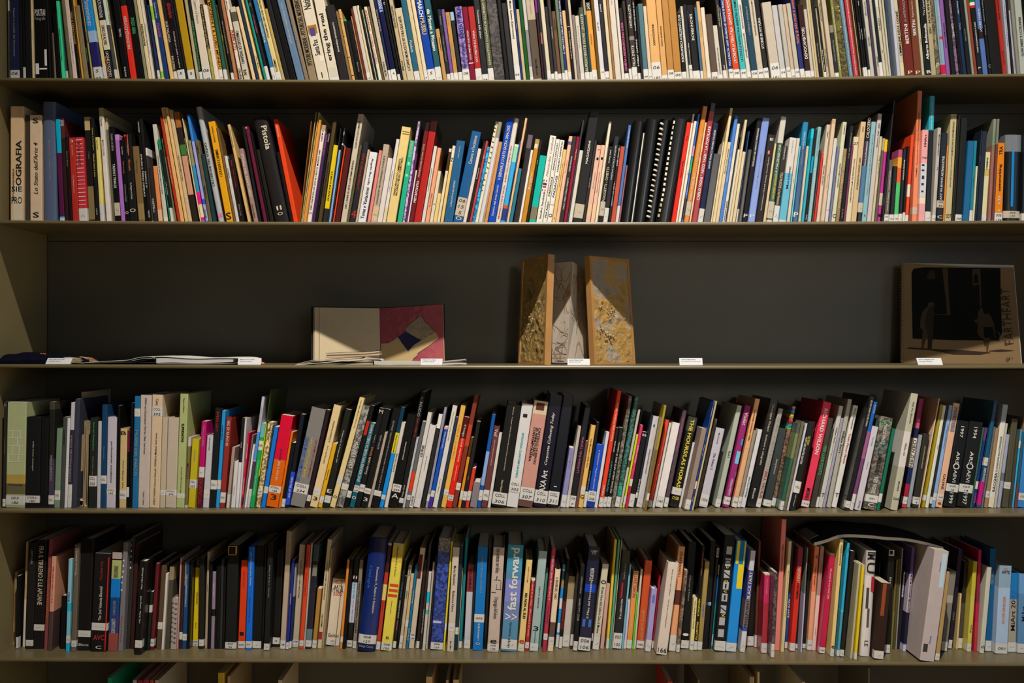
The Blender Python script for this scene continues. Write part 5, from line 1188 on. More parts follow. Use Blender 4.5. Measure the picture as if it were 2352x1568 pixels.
# ---- labels
TRUST = {'NEVROTICIMETROPOLITANI': 0, 'PALESTINA': 0, 'I MODERNI E IL LORO MONDO': 0, 'ering the real': 'ending in THE REAL', 'Santa Pax': 'SANTA PAX, with a haloed head',
 'MUSEU': 'MUSEU', 'Mantenimiento': 0, 'XXXI PREMIO SULMONA': 0, 'Conoscenza della pittura': 0, 'CINEMA UNDERGROUND OGGI': 0, 'XXXVI EDIZIONE': 0, 'XXXV EDIZIONE': 0,
 'EUROPA/AMERICA': 0, 'MITO E REALTA - UNO SGUARDO AD ORIENTE 55 PREMIO': 'MITO E REALTA', "L'AMORE PER LA TERRA ITALIA - GIAPPONE 54 PREMIO": "L'AMORE PER LA TERRA",
 'LA CITTA E LE NUVOLE ITALIA ARGENTINA 53 PREMIO': 'LA CITTA E LE NUVOLE', "L'IMMAGINE DELLE DONNE": 0, 'OGRAFIA': 'OGRAFIA, with a handwritten slip', "Lo Stato dell'Arte 4": 0,
 "l'arte e il mestiere - art and craft": 'ART AND CRAFT', "L'ILLUSIONE DEL SOGNO": 0, "I LUOGHI E L'ANIMA": 0, 'STORIA DEL SANTUARIO': 0, 'Pistoia': 0,
 'DIEZ ANOS EN LOS QUE SE CREO EL MUNDO 1989': 'DIEZ ANOS', 'PIANO PROGETTO AMBIENTE\nRECUPERO RIUSO TERRITORIO': 'PIANO PROGETTO AMBIENTE', 'METAPONTO': 0, "V BIENNALE D'ARTE SACRA 2004-2005": "V BIENNALE D'ARTE SACRA",
 'VICINI PASSAGGI': 0, 'MAGAZZINI': 0, 'LA GRAFICA DI CAGLI': 0, 'Meridiane': 0, 'A NEW ROMANTICISM': 0, 'ART IN JEANS': 0, 'DNArt': 0, 'FRAMES - Viewing Finnish Contemporary Photography 2002': 'VIEWING FINNISH CONTEMPORARY PHOTOGRAPHY',
 'networking': 'NETWORKING CITY', 'The Promise of Photography': 0, 'performative installation': 0, 'MUSEO DEL PARCO': 0, 'ZERO ITALIEN Azimut Azimuth 1959/60 in Mailand. Und heute': 'ZERO ITALIEN',
 'SUPERNOVA': 0, 'MATCH': 0, 'TUTTONORMALE': 0, 'HIC ET NUNC 05': 0, 'art now in italy': 0, 'CANTOS CUENTOS COLOMBIANOS': 0, 'EROICI BORGHESI TEMI E FIGURE DA SCHIELE A WARHOL': 'EROICI BORGHESI',
 'Incroci': 'CROSS-ROADS INCROCI', 'IL NUDO': 0, 'DRESSING OURSELVES': 0, 'il luogo (non) comune': 0, 'Veil': 0, 'BOLOGNA CONTEMPORANEA': 0, "CASTELLO DI RIVOLI\n20 ANNI D'ARTE\nCONTEMPORANEA": 'CASTELLO DI RIVOLI',
 'Corporate Collecting Today': 0, 'La scultura italiana del XX secolo': 0, 'LUOGHI DEL TEMPO': 0, 'IL POLITICO * Stagione espositiva 2': 'IL POLITICO', 'THE HOURS/LAS HORAS': 0, 'GOING FORTH BY DAY': 0,
 'Spazi atti / Fitting Spaces': 'FITTING SPACES', 'collection rhone-alpes': 0, 'FRA IL TIRRENO E LE APUANE': 0, 'The 2nd Valencia Biennial': 0, 'SOGNI E CONFLITTI': 0, 'INTRO': 0,
 'Quotidiana': 0, 'GENERAZIONE ASTRATTA': 0, 'NUOVO PAESAGGIO ITALIANO': 0, 'Documenta 11_Platform 5: Exhibition': 'EXHIBITION CATALOGUE', 'Les enfants terribles': 0, 'fast forward': 0,
 'MA NON AL SUD': 0, 'opera austria': 0, 'METROPOLIS': 0, 'NOVECENTO': 0, 'gemine muse 2003': 0, 'DEFERENT': 'DEFERENT DREAMERS', '27a annual de arte FAAP 2003': '27A ANNUAL DE ARTE', 'ARTE ARTE': 0,
 'ARTE FIERA 2004 BOLOGNA': 'ARTE FIERA 2004', 'magister': 0, 'ATELIER VIO': 0}
SH = {1: 'top shelf', 2: 'second shelf', 4: 'shelf below the artworks', 5: 'lowest full shelf', 6: 'shelf at the bottom edge'}
used = set(); KW = {}
def cname(b):
    c = CN.get(b['cn'], b['cn']); return c
def size(b):
    wmm = (b['X1']-b['X0'])*1000; return 'thin ' if wmm < 8 else ('thick ' if wmm > 20 else '')
for b in books:
    b['key'] = None
    if b['lab']: used.add(b['lab']); continue
    for t in b['texts']:
        if t[5] in TRUST:
            k = TRUST[t[5]] or t[5].upper(); b['key'] = k
            l = '%s%s book titled %s' % (size(b), cname(b), k)
            if l in used: l += ', right of its twin'
            if '1994' in str(b['texts']) or '1997' in str(b['texts']): pass
            b['lab'] = l; used.add(l); break
    if not b['lab'] and '1994' in [t[5] for t in b['texts']]: b['lab'] = 'right one of the two thick black books with a ring on the spine'; b['key'] = None
    elif not b['lab'] and any(t[5] == '1999' for t in b['texts']): b['lab'] = 'left one of the two thick black books with a ring on the spine'
    if b['lab']: used.add(b['lab'])
ORD = ['', 'just', 'second', 'third', 'fourth', 'fifth', 'sixth', 'seventh', 'eighth', 'ninth', 'tenth', 'eleventh', 'twelfth']
for r, L in rows.items():
    for i, b in enumerate(L):
        if b['lab']: continue
        # nearest book with a readable title; count only books of the same colour between
        best = None
        for j, a in enumerate(L):
            if a['key'] and a is not b:
                lo, hi = (j, i) if j < i else (i, j)
                n = 1+sum(1 for c in L[lo+1:hi] if c['cn'] == b['cn'])
                d = abs(j-i)
                if best is None or (n, d) < best[:2]: best = (n, d, a, 'right' if i > j else 'left')
        if best is None: b['lab'] = 'dark book top peeping in at the bottom edge'; continue
        n, d, a, side = best
        sz = size(b); st = ''
        q = 'nearest' if n == 1 else (ORD[n] if n < len(ORD) else 'far')
        l = '%s %s book to the %s of the one titled %s' % (q, cname(b), side, ' '.join(a['key'].split(',')[0].split()[:4]))
        if r in (4, 5) and b['st'] and len(l.split()) < 13: l += ', with paper sticker' if len(l.split()) < 14 else ''
        b['lab'] = l
        b['labn'] = n

# ---- shapes
BOLD = {'MARCH', 'MUSEU', 'ering the real', 'OGRAFIA', 'THE HOURS/LAS HORAS', 'RICHARD WILSON', 'fast forward', 'networking', 'Pistoia', 'SUPERNOVA', 'DRESSING OURSELVES', 'CASTELLO DI RIVOLI\n20 ANNI D\'ARTE\nCONTEMPORANEA',
        'BOLOGNA CONTEMPORANEA', 'CINEMA UNDERGROUND OGGI', 'METAPONTO', 'MA NON AL SUD', 'IM', 'Alberto Bolzonella', 'da Monet a Picasso', 'MAGAZZINI', 'CARLO VIGNI * NICO TASSI * LA POPOLARE', 'METAFISICA', 'PROGETTO'}
ITAL = {"Lo Stato dell'Arte 4", 'Quotidiana', 'Mantenimiento', 'Corporate Collecting Today'}
def tkey(t):
    up = sum(c.isupper() for c in t) > len(t)*.5
    return want(t, .022 if t in BOLD else (.008 if up else .004), .25 if t in ITAL else 0)
for b in books:
    b['tk'] = [tkey(t[5]) for t in b['texts']]
    b['sk'] = [want(s, .004, .15) for s in b['st'][2].split()] if b['st'] and b['st'][2] else []
CARDS = [(104, 821.5, 161, 835, 'Marie Ange Guina (Italia)', 'Senza titolo'), (546, 821.5, 599, 836.5, 'Massimo Nicchi (Italia)', 'Continua la storia'),
         (966, 823, 1016, 837.5, 'Walter Fusi (Italia)', 'SOVVERTIRE, 1982 88'), (1303.5, 823.5, 1355, 838, 'Beatrice Palazzetti (Italia)', 'Senza di solo, 2014'),
         (1561, 822, 1614, 838, 'Andrea Cagetti (Italia)', "E poi restammo sempre all'altra sponda"), (2109, 822, 2166, 837.5, 'Edoardo Malagigi (Italia)', 'Sunset Walks')]
for c in CARDS: want(c[4], .012, .2); want(c[5], 0, .2)
want('EARTHEART', .0); want("GP '12", .01, .3); want('24', .01)
typeset()

def make_book(b, cov, pag, txt, stk):
    r = b['r']; th = math.atan(b['tan']); s = Vector((math.cos(th), 0, -math.sin(th))); u = Vector((math.sin(th), 0, math.cos(th)))
    t = (b['X1']-b['X0'])*math.cos(th)*.985; h = b['H']/math.cos(th)-t*abs(math.sin(th))*.5
    if b['tan'] >= 0: O = Vector((b['X1'], b['y'], b['zb']+.0003))-s*t
    else: O = Vector((b['X0'], b['y'], b['zb']+.0003))
    d = min(max(h*random.uniform(.68, .8), .11), DEP-b['rec']-.012)
    rr = min(t*.28, .0022) if not b['rnd'] else t*.42
    hard = t > .012 and (b['order'] % 3 != 0); bd = min(.0022 if hard else .0006, t*.2)
    mg = 0 if (b['order']*7 % 5) < 3 else 1
    if b['cn'] in ('white', 'cream', 'tan') and b['order'] % 4: mg = 1
    if b['rnd']: mg = 0
    if b.get('pic'): mg = 5
    rd = rr if not b['rnd'] else min(rr, t*.42)
    n = 3 if not b['rnd'] else 6
    out = [(0, d)]
    dep = rd if not b['rnd'] else min(rd, .006)
    for i in range(n+1):
        a = math.pi/2*i/n; out.append((rd*(1-math.cos(a)), dep*(1-math.sin(a))))
    out += [(t-x, y) for x, y in reversed(out)]
    inn = [(t-bd, d), (t-bd, dep+bd), (bd, dep+bd), (bd, d)]
    def at(a, bb, c): return tuple(O+s*a+u*bb+Vector((0, c, 0)))
    # pixel row -> height along the spine
    def hv(py): return (HZ+(CY-py)/F*b['y']-b['zb'])/max(math.cos(th), .5)
    cuts = {0.0, h}
    bands = []
    for y0, y1, c in b['bands']:
        lo, hi = sorted((hv(y0), hv(y1))); lo = max(lo, 0); hi = min(hi, h)
        if lo < .006: lo = 0
        if hi > h-.004: hi = h
        if hi-lo > .001: bands.append((lo, hi, c)); cuts |= {lo, hi}
    cuts = sorted(cuts); loop = out+inn; k = len(loop)
    for z0, z1 in zip(cuts, cuts[1:]):
        c = b['col']
        for lo, hi, cc in bands:
            if lo-1e-6 <= (z0+z1)/2 <= hi+1e-6: c = cc
        cov.add([at(x, z0, y) for x, y in loop]+[at(x, z1, y) for x, y in loop], [(i, (i+1) % k, k+(i+1) % k, k+i) for i in range(k)], c, mg)
        top = c
        if z0 == 0: botc = c
    no = len(out)
    for z, c, fl in ((0, botc, 0), (h, top, 1)):
        vs = [at(x, z, y) for x, y in loop]
        fs = [(0, 1, no+2, no+3), (no-1, no, no+1, no-2), tuple(range(1, no-1))+(no+1, no+2)]
        cov.add(vs, fs if fl else [tuple(reversed(f)) for f in fs], c, mg)
    ins = .0035 if hard else .0004
    pc = random.choice([(.6, .55, .45), (.52, .46, .36), (.66, .63, .56)])
    pag.add([at(x, z, y) for x in (bd+.0001, t-bd-.0001) for y in (dep+bd+.0001, d-(.003 if hard else .0005)) for z in (ins, h-ins)],
            [(0, 1, 3, 2), (4, 6, 7, 5), (0, 4, 5, 1), (2, 3, 7, 6), (0, 2, 6, 4), (1, 5, 7, 3)], pc, 2)
    # printed marks and lettering, a hair proud of the spine
    e = -.00025
    def edge(py): return b['bl']+(b['tl']-b['bl'])*((edge_y(r, b['bl'])-py)/max(edge_y(r, b['bl'])-(b['ty'] if b['ty'] is not None else 0), 1))
    ring = b['lab'] and ('rings' in b['lab'] or 'loops' in b['lab'])
    for i, (x0, y0, x1, y1, c) in enumerate(b['pats']):
        xl = edge((y0+y1)/2); wpx = b['br']-b['bl']
        a0 = min(max((x0-xl)/wpx, .06), .94)*t; a1 = min(max((x1-xl)/wpx, .06), .94)*t; z1, z0 = min(hv(y0), h*.995), max(hv(y1), .001)
        if a1-a0 < .0003 or z1 <= z0: continue
        ee = e-.00003*i
        if ring:
            rm = MB(); zm = (z0+z1)/2; am = (a0+a1)/2; R_ = max((a1-a0)/2, .0022)
            rm.tube([at(am+R_*math.cos(q), zm+(q-1.57)*.0006, .0006-R_*.9*math.sin(q)) for q in [j*math.pi/6 for j in range(7)]], (z1-z0)*.3, c, 1, 6); b.setdefault('rings', []).append(rm); continue
        txt.add([at(a0, z0, ee), at(a1, z0, ee), at(a1, z1, ee), at(a0, z1, ee)], [(0, 1, 2, 3)], c, 3)
    V = [t_ for t_ in b['texts'] if t_[0] in 'du']
    for q, (dr, y0, y1, ic, fr, body) in enumerate(b['texts']):
        z1, z0 = hv(y0), hv(y1); z1 = min(z1, h-.002); z0 = max(z0, .002)
        if z1-z0 < .001: continue
        ac = .5
        if dr in 'du':
            ov = [o_ for o_ in V if o_[5] != body and min(o_[2], y1)-max(o_[1], y0) > .35*min(o_[2]-o_[1], y1-y0)]
            if ov:
                grp = sorted([V.index(o_) for o_ in ov]+[V.index(b['texts'][q])]); m = grp.index(V.index(b['texts'][q])); nn = len(grp)
                ac = (m+.5)/nn if dr == 'd' and False else [.64, .24, .84][m] if nn == 2 else (m+.5)/nn
        C = O+s*(ac*t)+u*((z0+z1)/2)+Vector((0, e-.0004, 0)); col = INK.get(ic, INK['s'])
        if dr == 'd': put_text(txt, b['tk'][q], C, -u, s, z1-z0, fr*t*.9, col, 3)
        elif dr == 'u': put_text(txt, b['tk'][q], C, u, -s, z1-z0, fr*t*.9, col, 3)
        else: put_text(txt, b['tk'][q], C, s, u, min(t*.8, (z1-z0)*3.5*max(len(body)/5, .5)), z1-z0, col, 3, (.3, 2.2))
    if b['st']:
        y0, y1, tx = b['st']; z1 = hv(y0); z0 = hv(y1) if y1 else .0012; z0 = max(z0, .0012); z1 = min(z1, h*.95)
        if z1-z0 > .002:
            g = .0002
            pr = [(-g, dep+.012)]+[(x+(-g if x < t/2 else g), y-g*1.2) for x, y in out[1:-1]]+[(t+g, dep+.012)]
            pr[0] = (-g*.5, min(dep+.012, d*.4)); pr[-1] = (t+g*.5, min(dep+.012, d*.4))
            n2 = len(pr); sc = alb({1: 'dcd8d0', 2: 'c4beb0', 4: '98948c', 5: '86827c', 6: '606060'}[r], r, (b['bl']+b['br'])/2) if False else (.66, .64, .61)
            if r == 2 and b['st'][1]: sc = (.55, .47, .36)
            stk.add([at(x, z0, y) for x, y in pr]+[at(x, z1, y) for x, y in pr], [(i, i+1, n2+i+1, n2+i) for i in range(n2-1)], sc, 4)
            e2 = -.0007
            if b['sk']:
                m = len(b['sk']); hh = (z1-z0)/max(m, 2)
                for i, kk in enumerate(b['sk']):
                    zc = z1-(z1-z0)*(i+.5)/m if m > 1 else (z0+z1)/2
                    put_text(stk, kk, O+s*(t*.5)+u*zc+Vector((0, e2, 0)), s, u, t*.7, min(hh*.5, t*.36), (.05, .05, .06), 4, (.3, 1.6))
            elif t > .0075:   # a short handwritten number, too small to read
                rg = random.Random(b['order']); pts = []
                for i in range(5): pts.append((t*(.22+.14*i), z0+(z1-z0)*(.45+rg.uniform(-.12, .12))))
                for (xa, za), (xb, zb_) in zip(pts, pts[1:]):
                    stk.add([at(xa, za, e2), at(xa+.0004, za-.0003, e2), at(xb+.0004, zb_-.0003, e2), at(xb, zb_, e2)], [(0, 1, 2, 3)], (.12, .12, .13), 4)
    return O+s*(t/2)
restmb = MB()
for b in books:
    if not b['own']:
        make_book(b, restmb, restmb, restmb, restmb); continue
    c, p, t, k = MB(), MB(), MB(), MB()
    org = make_book(b, c, p, t, k)
    lab = b['lab']; kind = 'binder' if ' binder' in lab else ('folder' if 'folder' in lab or 'sheaf' in lab else ('divider' if 'divider' in lab else 'book'))
    e = empty(kind, org, lab, kind, 'books on the '+SH[b['r']] if kind == 'book' else None)
    c.build('cover', BM, e, org); p.build('page_block', BM, e, org)
    if t.f: t.build('spine_print', BM, e, org)
    if k.f: k.build('shelfmark_sticker', BM, e, org)
    for rm in b.get('rings', []): rm.build('comb_ring', BM, e, org)
o = restmb.build('thin_books', BM); tag(o, 'the many thinner books and booklets packed between the larger ones on all shelves', 'books', None, 'stuff')
if 0:
    for r, L in rows.items():
        for k in (1, 2):
            for a, b in zip(L, L[k:]):
                H = min(a['H'], b['H']); g = max(a['X1']-b['X0'], a['X1']+a['tan']*H-b['X0']-b['tan']*H)
                if g > .0002: print('OV', r, k, round(a['bl']), round(b['bl']), round(g*1000, 1), a['cn'], b['cn'])
LABS = [b['lab'] for b in books if b['own']]
dups = sorted(set(x for x in LABS if LABS.count(x) > 1))
import sys
for b in rank[:0]: pass
print('BOOKS', len(books), 'own', len(LABS), 'dup', len(dups), 'long', [x for x in LABS if not 4 <= len(x.split()) <= 16][:20]); print(dups[:20])
if 0:
    for b in books:
        if b['own']: print('LAB', b['r'], round((b['bl']+b['br'])/2), b['lab'])

# ---------------------------------------------------------------- the display shelf between the rows
M_PAPER = newmat('thick_white_paper', .8, .2, attr=True, namp=.05, bump=.35, bscale=260)
M_WOODF = newmat('honey_wood_frame', .45, .4, .1, attr=True, nscale=40, namp=.16, bump=.1)
M_CLOTH = newmat('dark_cloth', .9, .03, attr=True, namp=.3, bump=.5, bscale=700)
M_KRAFT = newmat('kraft_card', .75, .25, attr=True, nscale=500, namp=.12)
M_WIRE = newmat('black_wire', .35, .5, attr=True, metal=.6)
def paint_mat(name, cols, scale, seed, bump=.6):
    m = bpy.data.materials.new(name); m.use_nodes = True; nt = m.node_tree; N = nt.nodes; L = nt.links; b = N['Principled BSDF']
    b.inputs['Roughness'].default_value = .7
    tc = N.new('ShaderNodeTexCoord'); mp = N.new('ShaderNodeMapping'); mp.inputs['Location'].default_value = (seed, seed*.7, 0); L.new(tc.outputs['Object'], mp.inputs['Vector'])
    nz = N.new('ShaderNodeTexNoise'); nz.inputs['Scale'].default_value = scale; nz.inputs['Detail'].default_value = 8; nz.inputs['Roughness'].default_value = .65; nz.inputs['Distortion'].default_value = .8
    L.new(mp.outputs[0], nz.inputs['Vector']); cr = N.new('ShaderNodeValToRGB'); L.new(nz.outputs['Fac'], cr.inputs[0])
    while len(cr.color_ramp.elements) < len(cols): cr.color_ramp.elements.new(.5)
    for i, c in enumerate(cols): e = cr.color_ramp.elements[i]; e.position = .3+.4*i/(len(cols)-1); e.color = (*c, 1)
    L.new(cr.outputs[0], b.inputs['Base Color'])
    n2 = N.new('ShaderNodeTexNoise'); n2.inputs['Scale'].default_value = scale*14; n2.inputs['Detail'].default_value = 6; L.new(mp.outputs[0], n2.inputs['Vector'])
    bp = N.new('ShaderNodeBump'); bp.inputs['Strength'].default_value = bump; bp.inputs['Distance'].default_value = .002; L.new(n2.outputs['Fac'], bp.inputs['Height']); L.new(bp.outputs[0], b.inputs['Normal'])
    return m
IM = [M_PAPER, M_PAGE, M_INK, M_CLOTH, M_KRAFT, M_WIRE, M_WOODF]
def szd(px): return shelf_z(3, (px-CX)/F*Z0)
# name cards: small white folded wedges
CL = ['white name card at the far left in front of the dark cloth', 'white name card at the right end of the opened white book lying flat', 'white name card in front of the pink open art book',
      'white name card at the foot of the wooden folding artwork', 'white name card standing alone on the empty stretch of shelf', 'white name card in front of the spiral bound kraft calendar']
for (x0, y0, x1, y1, ta, tb), lb in zip(CARDS, CL):
    skew = {104: 3.5, 2109: 2.5}.get(x0, 0)
    d0 = .006; A = P(x0, y1, d0); B = P(x1, y1, d0); zb = szd((x0+x1)/2)+.0006; h = (y1-y0)/F*(Z0+.01)
    mb = MB(); sl = skew/1000*(1 if x0 < 1000 else -1)
    X0_, X1_, y = A.x, B.x, Z0+d0
    p = [(X0_, y, zb), (X1_, y, zb), (X1_+sl, y+.006, zb+h), (X0_+sl, y+.006, zb+h), (X0_, y+.016, zb), (X1_, y+.016, zb), (X1_+sl, y+.0072, zb+h), (X0_+sl, y+.0072, zb+h)]
    mb.hexa(p, (.72, .72, .74), 0)
    nrm = Vector((0, 1, .006/h)).normalized()
    org = Vector(((X0_+X1_)/2, y, zb)); e = empty('name_card', org, lb, 'card', 'name cards on the display shelf')
    mb.build('folded_card', IM, e, org)
    tm = MB(); up = Vector((sl/h, .006/h, 1)).normalized()
    for t_, f, bo, w_ in ((ta, .78, .012, .5), (tb, .5, 0, .42)):
        wd = (X1_-X0_)*(.84 if len(t_) > 28 else w_*1.25)
        C = Vector((X0_+sl*f+(X1_-X0_)*.08+wd/2, y+.006*f-.0003, zb+h*f))
        put_text(tm, (t_, bo, .2), C, Vector((1, 0, 0)), up, wd, h*.19, (.03, .03, .03), 2, (.3, 1.5))
    tm.build('printed_text', IM, e, org)

# dark cloth-bound bundle at the far left
def heap(name, pts, d0, d1, col, mat, mats, parent, org, nz=7, rough=.003, nx=48):
    mb = MB(); xs = [pts[0][0]+(pts[-1][0]-pts[0][0])*i/nx for i in range(nx+1)]
    for j in range(nz+1):
        v = j/nz
        for px in xs:
            top = lerp_tab([p[0] for p in pts], [p[1] for p in pts], px); dep = d0+(d1-d0)*v
            hgt = max((838-top)/1000, .0004)*(min(1, .35+2.2*v) if v < .5 else 1-.5*(v-.5))
            q = P(px, 838, dep); n_ = noise.noise(Vector((px*.06, v*5, 1.3)))*rough
            mb.v.append((q.x, Z0+dep, szd(px)+max(hgt+n_, .0004)))
    n = nx+1
    for j in range(nz):
        for i in range(nx): mb.f.append((j*n+i, j*n+i+1, (j+1)*n+i+1, (j+1)*n+i)); mb.c.append(col); mb.m.append(mat)
    k = len(mb.v)
    for i in range(n): x, y, z = mb.v[i]; mb.v.append((x, y, szd(xs[i])+.0003))
    for i in range(nx): mb.f.append((i, k+i, k+i+1, i+1)); mb.c.append(col); mb.m.append(mat)
    return mb.build(name, mats, parent, org)
org = P(90, 838, .03); org.z = szd(90)
e = empty('cloth_book', org, 'dark navy cloth book lying in a soft heap with orange specks at the far left', 'book')
heap('cloth_cover', [(-15, 822), (20, 816), (55, 812), (75, 810), (110, 813), (150, 815), (185, 822), (205, 829)], .018, .16, (.005, .006, .014), 3, IM, e, org)
for i, (px, py, d) in enumerate([(97, 812, .05), (102, 813, .05), (198, 824, .06), (207, 825, .06), (212, 824.5, .06)]):
    mb = MB(); q = P(px, py, d); pts = [q+Vector((.004*math.cos(a*.9+i), .003*math.sin(a*.9), .0012*math.sin(a*2.1))) for a in range(8)]
    mb.tube(pts, .0011, (.6, .14, .06), 3); mb.build('orange_thread', IM, e, org)
for i in range(5):
    xa, xb = 148-i*2, 186-i*5; mb = MB(); n = 8
    f = lambda t: (Vector((P(xa+(xb-xa)*t, 0, 0).x, 0, 0)).x)
    top = [(f(t/n), szd(160)+.003+i*.0026+(1-t/n)*.003) for t in range(n+1)]
    mb.strip(top, [(x, z-.0012) for x, z in top], Z0+.012+i*.001, Z0+.12, (.5, .42, .25), 1); mb.build('page_fold', IM, e, org)

def ribbon(name, pts, th, d0, d1, col, mat, parent, org, sub=6, base=0):
    P_ = []
    for i in range(len(pts)-1):   # catmull-rom through the picked outline
        p0 = pts[max(i-1, 0)]; p1 = pts[i]; p2 = pts[i+1]; p3 = pts[min(i+2, len(pts)-1)]
        for s_ in range(sub):
            t = s_/sub; P_.append([.5*((2*p1[k])+(-p0[k]+p2[k])*t+(2*p0[k]-5*p1[k]+4*p2[k]-p3[k])*t*t+(-p0[k]+3*p1[k]-3*p2[k]+p3[k])*t**3) for k in (0, 1)])
    P_.append(list(pts[-1]))
    w3 = [P(x, y, d0) for x, y in P_]; a = [(v.x, v.z) for v in w3]
    tt = [th(i/(len(a)-1)) if callable(th) else th for i in range(len(a))]
    mb = MB(); mb.strip(a, [(x, z-q) for (x, z), q in zip(a, tt)], Z0+d0, Z0+d1, col, mat)
    return mb.build(name, IM, parent, org)
# white book lying open
org = P(365, 838, .02); org.z = szd(365)
e = empty('open_book', org, 'large white book lying open and flat at the left of the shelf', 'book')
ribbon('loose_leaf', [(186, 833), (240, 829), (290, 826.5), (320, 820), (345, 818.5), (356, 822)], .0012, .016, .2, (.55, .53, .47), 0, e, org)
ribbon('loose_leaf', [(195, 834), (260, 830.5), (300, 828), (330, 822.5), (356, 823.5)], .0008, .018, .2, (.6, .58, .53), 0, e, org)
ribbon('back_cover', [(300, 832.5), (330, 827), (352, 824), (358, 832), (362, 834.5)], .0012, .02, .19, (.03, .03, .035), 3, e, org)
ribbon('page_block', [(359, 822.5), (400, 822), (450, 824), (500, 823), (535, 822)], lambda t: .0105-.0015*t, .02, .2, (.6, .58, .56), 1, e, org)
ribbon('upper_page', [(345, 818.7), (380, 818.6), (400, 820), (450, 822.8), (500, 821.5), (545, 822), (556, 827)], .0007, .018, .2, (.66, .65, .63), 0, e, org)
ribbon('cover_flap', [(360, 834), (450, 835), (535, 833.5), (546, 830)], .0009, .017, .2, (.5, .48, .45), 0, e, org)
# tiny orange object beside the card
mb = MB(); q = P(602, 834.5, .01); zc = szd(602)+.0032
for i in range(10):
    a = i*2*math.pi/10
pts = [Vector((q.x-.003, q.y, zc)), Vector((q.x-.001, q.y, zc+.0003)), Vector((q.x+.002, q.y, zc)), Vector((q.x+.0045, q.y+.001, zc-.0002))]
mb.tube(pts, .0028, (.7, .25, .12), 0, 10); o = mb.build('foam_plug', IM); tag(o, 'tiny orange cylinder lying beside the second name card', 'plug')

# open art book standing behind papers
def Q(px, py, d=0, s=5.345, ox=660, oy=660): return P(px/s+ox, py/s+oy, d)
org = P(872, 838, .09); org.z = szd(872)
e = empty('art_book', org, 'open standing art book with a blank left page and a pink collage on the right', 'book')
def panel(name, c4, d4, th, col, mat, mats=IM, n=1):
    p = [Q(x, y, d) for (x, y), d in zip(c4, d4)]; pb = [q+Vector((0, th, 0)) for q in p]
    mb = MB(); mb.hexa(p+pb, col, mat); return mb.build(name, mats, e, org)
ZL, ZM, ZRR = .172, .238, .186
M_PINK = paint_mat('brushed_pink_paint', [(.42, .07, .08), (.5, .11, .12), (.36, .06, .10), (.6, .2, .16)], 9, 3, .15)
M_SILV = paint_mat('torn_silver_paper', [(.22, .17, .11), (.45, .36, .25), (.3, .24, .16), (.55, .45, .33)], 60, 9, .5)
M_NAVYP = paint_mat('dark_blue_paint', [(.012, .012, .06), (.02, .022, .11), (.01, .01, .05)], 14, 5, .15)
# c4: bottom-left, bottom-right, top-right, top-left
panel('left_cover', [(288, 905), (1140, 925), (1130, 246), (293, 236)], [ZL+.004, ZM+.004, ZM+.014, ZL+.014], .003, (.02, .022, .03), 3)
panel('right_cover', [(1140, 925), (1938, 930), (1928, 205), (1130, 250)], [ZM+.004, ZRR+.004, ZRR+.014, ZM+.014], .003, (.02, .022, .03), 3)
panel('left_page_block', [(318, 900), (1142, 915), (1130, 254), (322, 243)], [ZL, ZM-.002, ZM+.008, ZL+.010], .0035, (.5, .38, .22), 1)
panel('left_page', [(335, 898), (1142, 913), (1130, 256), (338, 246)], [ZL-.0012, ZM-.0035, ZM+.0065, ZL+.0085], .0004, (.68, .55, .36), 0)
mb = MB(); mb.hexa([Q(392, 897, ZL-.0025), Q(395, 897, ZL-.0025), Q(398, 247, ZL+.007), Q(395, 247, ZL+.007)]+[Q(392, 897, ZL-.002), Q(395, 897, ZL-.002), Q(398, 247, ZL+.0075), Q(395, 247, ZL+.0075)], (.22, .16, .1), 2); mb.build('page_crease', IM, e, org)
panel('right_page_block', [(1142, 915), (1932, 908), (1914, 209), (1130, 258)], [ZM-.002, ZRR, ZRR+.010, ZM+.008], .0035, (.5, .38, .2), 1)
panel('pink_page', [(1142, 915), (1925, 905), (1905, 208), (1130, 260)], [ZM-.0035, ZRR-.0015, ZRR+.0085, ZM+.0065], .0004, (.5, .1, .1), 0, [M_PINK])
def pd(px, py): t = (px-1135)/790; v = (910-py)/660; return (ZM-.0035)*(1-t)+(ZRR-.0015)*t+.010*v
def shape(name, pts, lift, col, mat, mats=IM):
    f = [Q(x, y, pd(x, y)-lift) for x, y in pts]; mb = MB(); mb.poly(f, .0003, col, mat); return mb.build(name, mats, e, org)
shape('cream_ground', [(1146, 912), (1530, 906), (1548, 870), (1590, 838), (1600, 805), (1660, 765), (1730, 720), (1780, 680), (1835, 640), (1860, 616), (1820, 548), (1650, 640), (1360, 606), (1300, 650), (1245, 684), (1150, 688)], .0018, (.60, .44, .22), 0)
shape('navy_shape', [(1355, 607), (1410, 570), (1450, 540), (1560, 590), (1648, 648), (1560, 700), (1482, 783), (1420, 700)], .0026, (.02, .02, .1), 0, [M_NAVYP])
shape('silver_shape', [(1455, 515), (1458, 497), (1540, 430), (1635, 350), (1665, 385), (1690, 432), (1745, 470), (1765, 510), (1812, 546), (1740, 590), (1650, 646), (1600, 625), (1540, 590), (1455, 540)], .0034, (.4, .3, .2), 0, [M_SILV])
